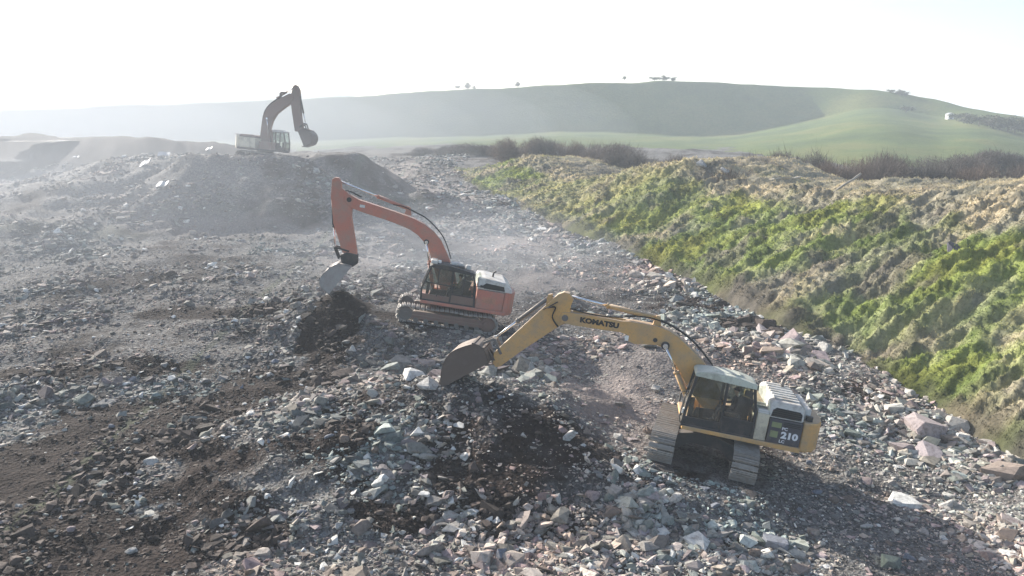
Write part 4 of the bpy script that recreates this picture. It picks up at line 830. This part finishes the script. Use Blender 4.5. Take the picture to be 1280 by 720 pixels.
# ---------------- orange machine
O = new_root('excavator', ORA, 'faded orange excavator with a dark cab and white hood, bucket down on soil')
undercarriage(O, .5, 0, 2.45, .62, 2.5, m_ltrack, m_rbrown)
MB().prism([(1.95, 1.08), (1.95, 1.23), (-2.3, 1.23), (-2.3, 1.05)], -1.36, 1.37).build('deck_frame', m_ora, O, .02)
c, seatO = cab(O, [(1.94, 1.26), (1.98, 1.83), (1.66, 2.98), (.85, 3.1), (-.42, 2.86), (-.6, 2.4), (-.70, 1.26)], .36, 1.36, 1.72, .52, m_dk, m_dk, m_rbrown, .02)
MB().bar((-.05, 1.33, 1.75), (-.03, 1.33, 2.92), .06, .06).bar((1.2, 1.33, 1.5), (1.25, 1.33, 2.98), .05, .05).bar((1.92, 1.33, 2.15), (.55, 1.33, 2.12), .05, .05).build('window_bar', m_dk, c)
MB().b2((1.40, .5, 3.09), (1.72, 1.3, 3.26)).build('light_box', m_wht, c, .03); MB().cyl((1.3, 1.0, 3.1), (1.3, 1.0, 3.27), .09, n=14).build('beacon', m_lamp, c, .02)
MB().b2((.1, .45, 3.09), (.75, .85, 3.24)).b2((-.3, .5, 2.98), (-.05, .8, 3.2)).build('air_vent', m_wht, c, .04)
MB().tube([(.4, 1.4, 1.8), (.4, 1.44, 1.9), (.4, 1.44, 2.3), (.4, 1.4, 2.4)], .016).build('grab_rail', m_dk, c)
MB().bar((-.62, 1.3, 2.3), (-.9, 1.38, 2.35), .03).box((-.95, 1.38, 2.36), (.2, .05, .12)).build('mirror', m_dk, c, .01)
MB().b2((1.88, 1.0, 1.3), (1.98, 1.2, 1.42)).build('work_light', m_lamp, c, .02)
MB().b2((-.76, -1.36, 1.23), (-2.12, 1.34, 2.18)).build('engine_housing', m_ora, O, .04); MB().b2((-.4, -1.36, 1.23), (1.3, -.45, 1.6)).b2((-.76, -1.36, 1.23), (-.42, .3, 2.1)).build('tool_box', m_ora, O, .04)
MB().b2((-1.05, 1.342, 1.55), (-1.75, 1.35, 1.85)).build('label_plate', paint('worn_label', (.5, .22, .14), .5), O)
h = MB().prism([(-.74, 2.19), (-.74, 2.72), (-1.1, 2.76), (-2.1, 2.68), (-2.45, 2.42), (-2.5, 2.19)], -1.22, 1.28).build('engine_hood', m_wht, O, .06)
MB().prism([(-1.05, 2.25), (-1.0, 2.42), (-1.15, 2.54), (-2.05, 2.48), (-2.12, 2.25)], 1.25, 1.30).build('vent_opening', m_blk, h, .02); MB().cyl((-1.5, .2, 2.7), (-1.5, .2, 2.95), .05, n=10).bar((-1.5, .2, 2.93), (-1.62, .2, 3.04), .07).build('exhaust_pipe', m_dk, h)
counterweight(O, [(-2.13, 1.33), (-2.35, 1.28), (-2.55, 1.05), (-2.68, .7), (-2.75, .3), (-2.75, -.3), (-2.68, -.7), (-2.55, -1.05), (-2.35, -1.28), (-2.13, -1.33)], 1.05, 2.22, m_ora, -2.1)
OB = [(.15, 1.8), (.4, 2.5), (.83, 3.28), (1.36, 4.1), (1.8, 4.5), (2.3, 4.8), (2.82, 4.98), (3.4, 5.1), (3.8, 5.17), (4.7, 5.32), (5.67, 5.47), (6.25, 5.68), (6.4, 5.55), (6.35, 5.25), (5.96, 5.0), (5.3, 4.87), (4.3, 4.72), (3.37, 4.53), (3.0, 4.42), (2.57, 4.22), (2.0, 3.74), (1.68, 3.04), (1.3, 2.2), (.9, 1.45), (.3, 1.4)]
bo = MB().prism(OB, -.24, .24).build('boom', m_oboom, O, .02)
MB().cyl((2.1, -.30, 3.95), (2.1, .30, 3.95), .13, n=18).build('pin_boss', m_dk, bo); MB().cyl((6.15, -.27, 5.4), (6.15, .27, 5.4), .12, n=16).build('pin_boss', m_dk, bo)
MB().b2((5.35, .243, 5.12), (5.6, .25, 5.26)).build('label_plate', m_wht, bo)
hose(bo, [(.75, 3.3), (1.3, 4.3), (2.2, 5.05), (2.9, 5.32), (3.5, 5.5), (4.0, 5.5)], (-.12, -.03, .06, .14)); hose(bo, [(5.6, 5.6), (6.3, 5.8), (6.75, 5.6), (6.6, 5.2)], (-.1, .1))
for s in (.34, -.34): cylinder(bo, (1.35, s, 1.45), (2.1, s, 3.95), .085, m_oboom, 'boom_cylinder', .6)
cylinder(bo, (3.2, 0, 5.42), (6.84, 0, 6.22), .09, m_oboom, 'stick_cylinder', .45); MB().prism([(3.05, 5.1), (3.4, 5.15), (3.3, 5.55), (3.12, 5.5)], -.1, .1).build('cylinder_bracket', m_oboom, bo, .01)
st = MB().prism([(7.1, 6.25), (6.98, 6.36), (6.78, 6.36), (6.66, 6.2), (6.6, 5.9), (6.1, 5.62), (5.98, 5.3), (5.96, 4.93), (5.92, 4.53), (5.45, 2.99), (5.38, 2.62), (5.5, 2.5), (5.72, 2.55), (6.12, 2.75), (6.74, 4.07), (7.06, 5.45)], -.2, .2).build('stick', m_oboom, O, .02)
MB().bar((5.96, 0, 4.62), (6.85, 0, 4.62), .43, .05).build('clamp_band', m_dk, st)
cylinder(st, (6.98, 0, 5.3), (6.55, 0, 2.95), .075, m_dk, 'bucket_cylinder', .6)
for s in (-.25, .2): MB().bar((6.55, s, 2.95), (5.8, s, 2.85), .09, .05).bar((6.55, s, 2.95), (6.25, s, 2.4), .09, .05).build('bucket_link', m_dk, st, .01)
MB().prism([(5.36, 2.75), (5.3, 2.3), (5.6, 2.05), (6.1, 2.2), (6.2, 2.6), (5.9, 2.8)], -.25, .25).build('hitch', m_dk, O, .03)
bucket(O, [(5.55, 2.16), (6.1, 2.22), (6.5, 2.02), (6.86, 1.62), (7.0, 1.25), (6.9, .9), (6.45, .62)], (5.6, 2.3), .58, m_pbucket)
# ---------------- far machine
Z = new_root('excavator', FAR, 'hazy far excavator on top of the mound with a cream tail and brown boom raised')
undercarriage(Z, 0, 6, 2.4, .6, 2.2, m_track, m_dk)
MB().prism([(1.7, 1.08), (1.7, 1.23), (-2.1, 1.23), (-2.1, 1.05)], -1.36, 1.37).build('deck_frame', m_dk, Z, .02)
c, seatZ = cab(Z, [(1.72, 1.26), (1.7, 2.0), (1.5, 2.96), (.8, 3.05), (.0, 2.9), (-.12, 2.2), (-.15, 1.26)], .36, 1.36, 1.7, .7, m_dk, m_wht, m_dk)
MB().b2((.0, -1.36, 1.23), (1.2, -.45, 1.9)).build('tool_box', m_rbrown, Z, .04)
MB().b2((-.35, -1.36, 1.23), (-1.95, 1.34, 2.15)).build('engine_housing', m_cream, Z, .04); MB().prism([(-.4, 2.16), (-.45, 2.36), (-.7, 2.42), (-1.9, 2.40), (-2.1, 2.16)], -1.2, 1.2).build('engine_hood', m_rbrown, Z, .05)
counterweight(Z, [(-1.97, 1.33), (-2.3, 1.2), (-2.6, .75), (-2.75, .3), (-2.75, -.3), (-2.6, -.75), (-2.3, -1.2), (-1.97, -1.33)], 1.08, 2.3, m_cream, -2); MB().b2((-2.0, -1.1, 2.31), (-2.6, 1.1, 2.38)).build('tail_cap', m_wht, Z, .02)
ZB = [(-.5, 1.5), (-.52, 2.2), (-.48, 2.6), (-.4, 3.6), (-.27, 4.35), (.05, 4.95), (.5, 5.4), (1.3, 5.95), (2.1, 6.4), (2.5, 6.4), (2.55, 6.0), (2.33, 5.62), (1.5, 4.98), (.95, 4.5), (.59, 3.9), (.4, 3.2), (.29, 2.5), (.25, 1.5)]
bo = MB().prism(ZB, -.25, .25).build('boom', m_rbrown, Z, .02); hose(bo, [(-.45, 3.3), (-.32, 4.4), (.1, 5.2), (.9, 5.85), (1.6, 6.1)], (-.1, 0, .1), .03); MB().b2((1.2, -.28, 6.05), (1.4, -.2, 6.4)).b2((1.3, -.3, 6.35), (1.75, -.2, 6.5)).build('boom_lamp', m_dk, bo)
for s in (.34, -.34): cylinder(bo, (.5, s, 1.5), (.15, s, 4.0), .085, m_rbrown, 'boom_cylinder', .6)
st = MB().prism([(2.3, 6.5), (2.4, 7.05), (2.6, 7.24), (2.8, 7.15), (3.02, 6.8), (3.33, 4.46), (3.6, 3.3), (3.55, 3.1), (2.85, 3.1), (2.45, 4.81), (2.3, 5.6)], -.2, .2).build('stick', m_rbrown, Z, .02)
cylinder(bo, (.9, 0, 5.95), (2.6, 0, 7.1), .09, m_rbrown, 'stick_cylinder', .5); cylinder(st, (3.1, 0, 6.2), (3.75, 0, 3.9), .075, m_dk, 'bucket_cylinder', .6)
MB().bar((3.75, .22, 3.9), (3.3, .22, 3.5), .09, .05).bar((3.75, .22, 3.9), (4.0, .22, 3.3), .09, .05).bar((3.75, -.22, 3.9), (3.3, -.22, 3.5), .09, .05).bar((3.75, -.22, 3.9), (4.0, -.22, 3.3), .09, .05).build('bucket_link', m_dk, st)
bucket(Z, [(3.35, 3.1), (3.75, 3.4), (4.2, 3.35), (4.65, 3.05), (4.8, 2.6), (4.6, 2.1), (4.0, 1.85)], (3.3, 3.2), .62, m_bucket)
# ---------------- operators
def person(name, P, seat, label, jacket):
    """seated figure: one continuous body grown with a skin modifier; hair is a child"""
    V = []; E = []; RD = []
    def add(p, r, parent=None):
        V.append(p); RD.append(r); k = len(V) - 1
        if parent is not None: E.append((parent, k))
        return k
    pel = add((0, 0, .10), .15); wa = add((-.04, 0, .28), .135, pel); ch = add((-.06, 0, .46), .155, wa); nk0 = add((-.05, 0, .59), .085, ch); nk = add((-.03, 0, .67), .055, nk0)
    hd = add((-.01, 0, .76), .083, nk); tp = add((-.01, 0, .86), .082, hd)
    add((.082, 0, .78), .016, hd)
    for s in (1, -1):
        add((-.01, s * .088, .79), .02, hd)
        sh = add((-.06, s * .19, .55), .07, ch); el = add((.04, s * .27, .30), .05, sh); wr = add((.30, s * .27, .27), .035, el); pa = add((.36, s * .265, .28), .036, wr)
        for k, (dy, L) in enumerate(((-.03, .05), (-.01, .06), (.01, .055), (.03, .045))):
            a = add((.39, s * .265 + dy, .29), .0115, pa); b = add((.39 + L * .7, s * .265 + dy, .275), .0105, a); add((.385 + L * .5, s * .265 + dy, .245), .009, b)
        t0 = add((.36, s * .235, .30), .0125, pa); add((.40, s * .222, .31), .0105, t0)
        hp = add((.06, s * .09, .10), .105, pel); kn = add((.46, s * .14, .13), .07, hp); an = add((.52, s * .14, -.30), .045, kn); add((.64, s * .15, -.36), .042, an)
    me = bpy.data.meshes.new('person'); me.from_pydata(V, E, []); me.update(); o = link(name, me)
    sk_ = o.modifiers.new('s', 'SKIN'); sk_.branch_smoothing = .4; sd_ = o.modifiers.new('u', 'SUBSURF'); sd_.levels = sd_.render_levels = 1
    for v, r in zip(me.skin_vertices[0].data, RD): v.radius = (r, r)
    me.skin_vertices[0].data[0].use_root = True
    dg = bpy.context.evaluated_depsgraph_get(); m2 = bpy.data.meshes.new_from_object(o.evaluated_get(dg)); m2.name = 'person'; bpy.data.objects.remove(o)
    skin = mat('skin', (.45, .28, .2), .6); trs = mat('work_trousers', (.03, .035, .05), .9); bt = mat('boots', (.02, .017, .015), .7)
    for mm_ in (jacket, trs, skin, bt): m2.materials.append(mm_)
    for f in m2.polygons:
        c = f.center; f.use_smooth = True
        f.material_index = 2 if (c.z > .625 or (c.x > .325 and abs(c.y) > .2 and c.z > .2)) else 3 if c.z < -.22 else 1 if (c.z < .2 and not (abs(c.y) > .21 and c.x < .33 and c.z > .19)) else 0
    o = link(name, m2); o.matrix_world = pose(P) @ Matrix.Translation(seat)
    hm = MB(); bmesh.ops.create_uvsphere(hm.bm, u_segments=14, v_segments=10, radius=.098, matrix=Matrix.Translation((-.022, 0, .83)) @ Matrix.Diagonal((1.05, .95, .95, 1)))
    bmesh.ops.delete(hm.bm, geom=[v for v in hm.bm.verts if v.co.z < .80 and v.co.x > -.03 or v.co.z < .75], context='VERTS')
    hh = hm.build('hair', mat('dark_hair', (.03, .022, .018), .8), o)
    for s in (1, -1):
        pass
    ey = MB()
    for s in (1, -1): bmesh.ops.create_icosphere(ey.bm, subdivisions=1, radius=.011, matrix=Matrix.Translation((.068, s * .032, .79)))
    ey.build('eyes', m_blk, o); MB().box((.071, 0, .735), (.012, .045, .008)).build('mouth', mat('lips', (.3, .13, .11), .6), o)
    return tag(o, label, 'person')
person('person', YEL, seatY, 'operator in dark clothing seated inside the yellow excavator cab', mat('dark_jacket', (.025, .03, .045), .9))
person('person', ORA, seatO, 'operator in a greenish jacket seated inside the orange excavator cab', mat('green_jacket', (.09, .11, .06), .9))

# ------------------------------------------------------------------ air
def vol(name, dens, g, col=(1, 1, 1)):
    m = bpy.data.materials.new(name); m.use_nodes = True; t = m.node_tree; t.nodes.clear(); o = t.nodes.new('ShaderNodeOutputMaterial'); v = t.nodes.new('ShaderNodeVolumePrincipled')
    v.inputs['Density'].default_value = dens; v.inputs['Anisotropy'].default_value = g; v.inputs['Color'].default_value = (*col, 1); t.links.new(v.outputs[0], o.inputs['Volume']); return m
h = MB().b2((-5200, -60, -6), (5200, 3700, 46)).build('haze', vol('haze', .00115, .05, (.84, .93, 1)))
tag(h, kind='stuff')

def dust(loc, rad, dens):
    b = MB(); bmesh.ops.create_icosphere(b.bm, subdivisions=4, radius=1, matrix=Matrix.Translation(loc) @ Matrix.Diagonal((*rad, 1)))
    return tag(b.build('dust_cloud', vol('dust', dens, .05, (.9, .94, 1))), kind='stuff')
for k in (1, .82, .64, .46): dust((-44, 58, 4), (46 * k, 26 * k, 13 * k), .0028)
for k in (1.2, 1.06, .92, .78, .64, .5, .36): dust((-165, 248, 8), (170 * k, 62 * k, 26 * k), .00145)
for k in (1, .75, .5): dust((-3.5, 50, 2.5), (12 * k, 10 * k, 4 * k), .008)
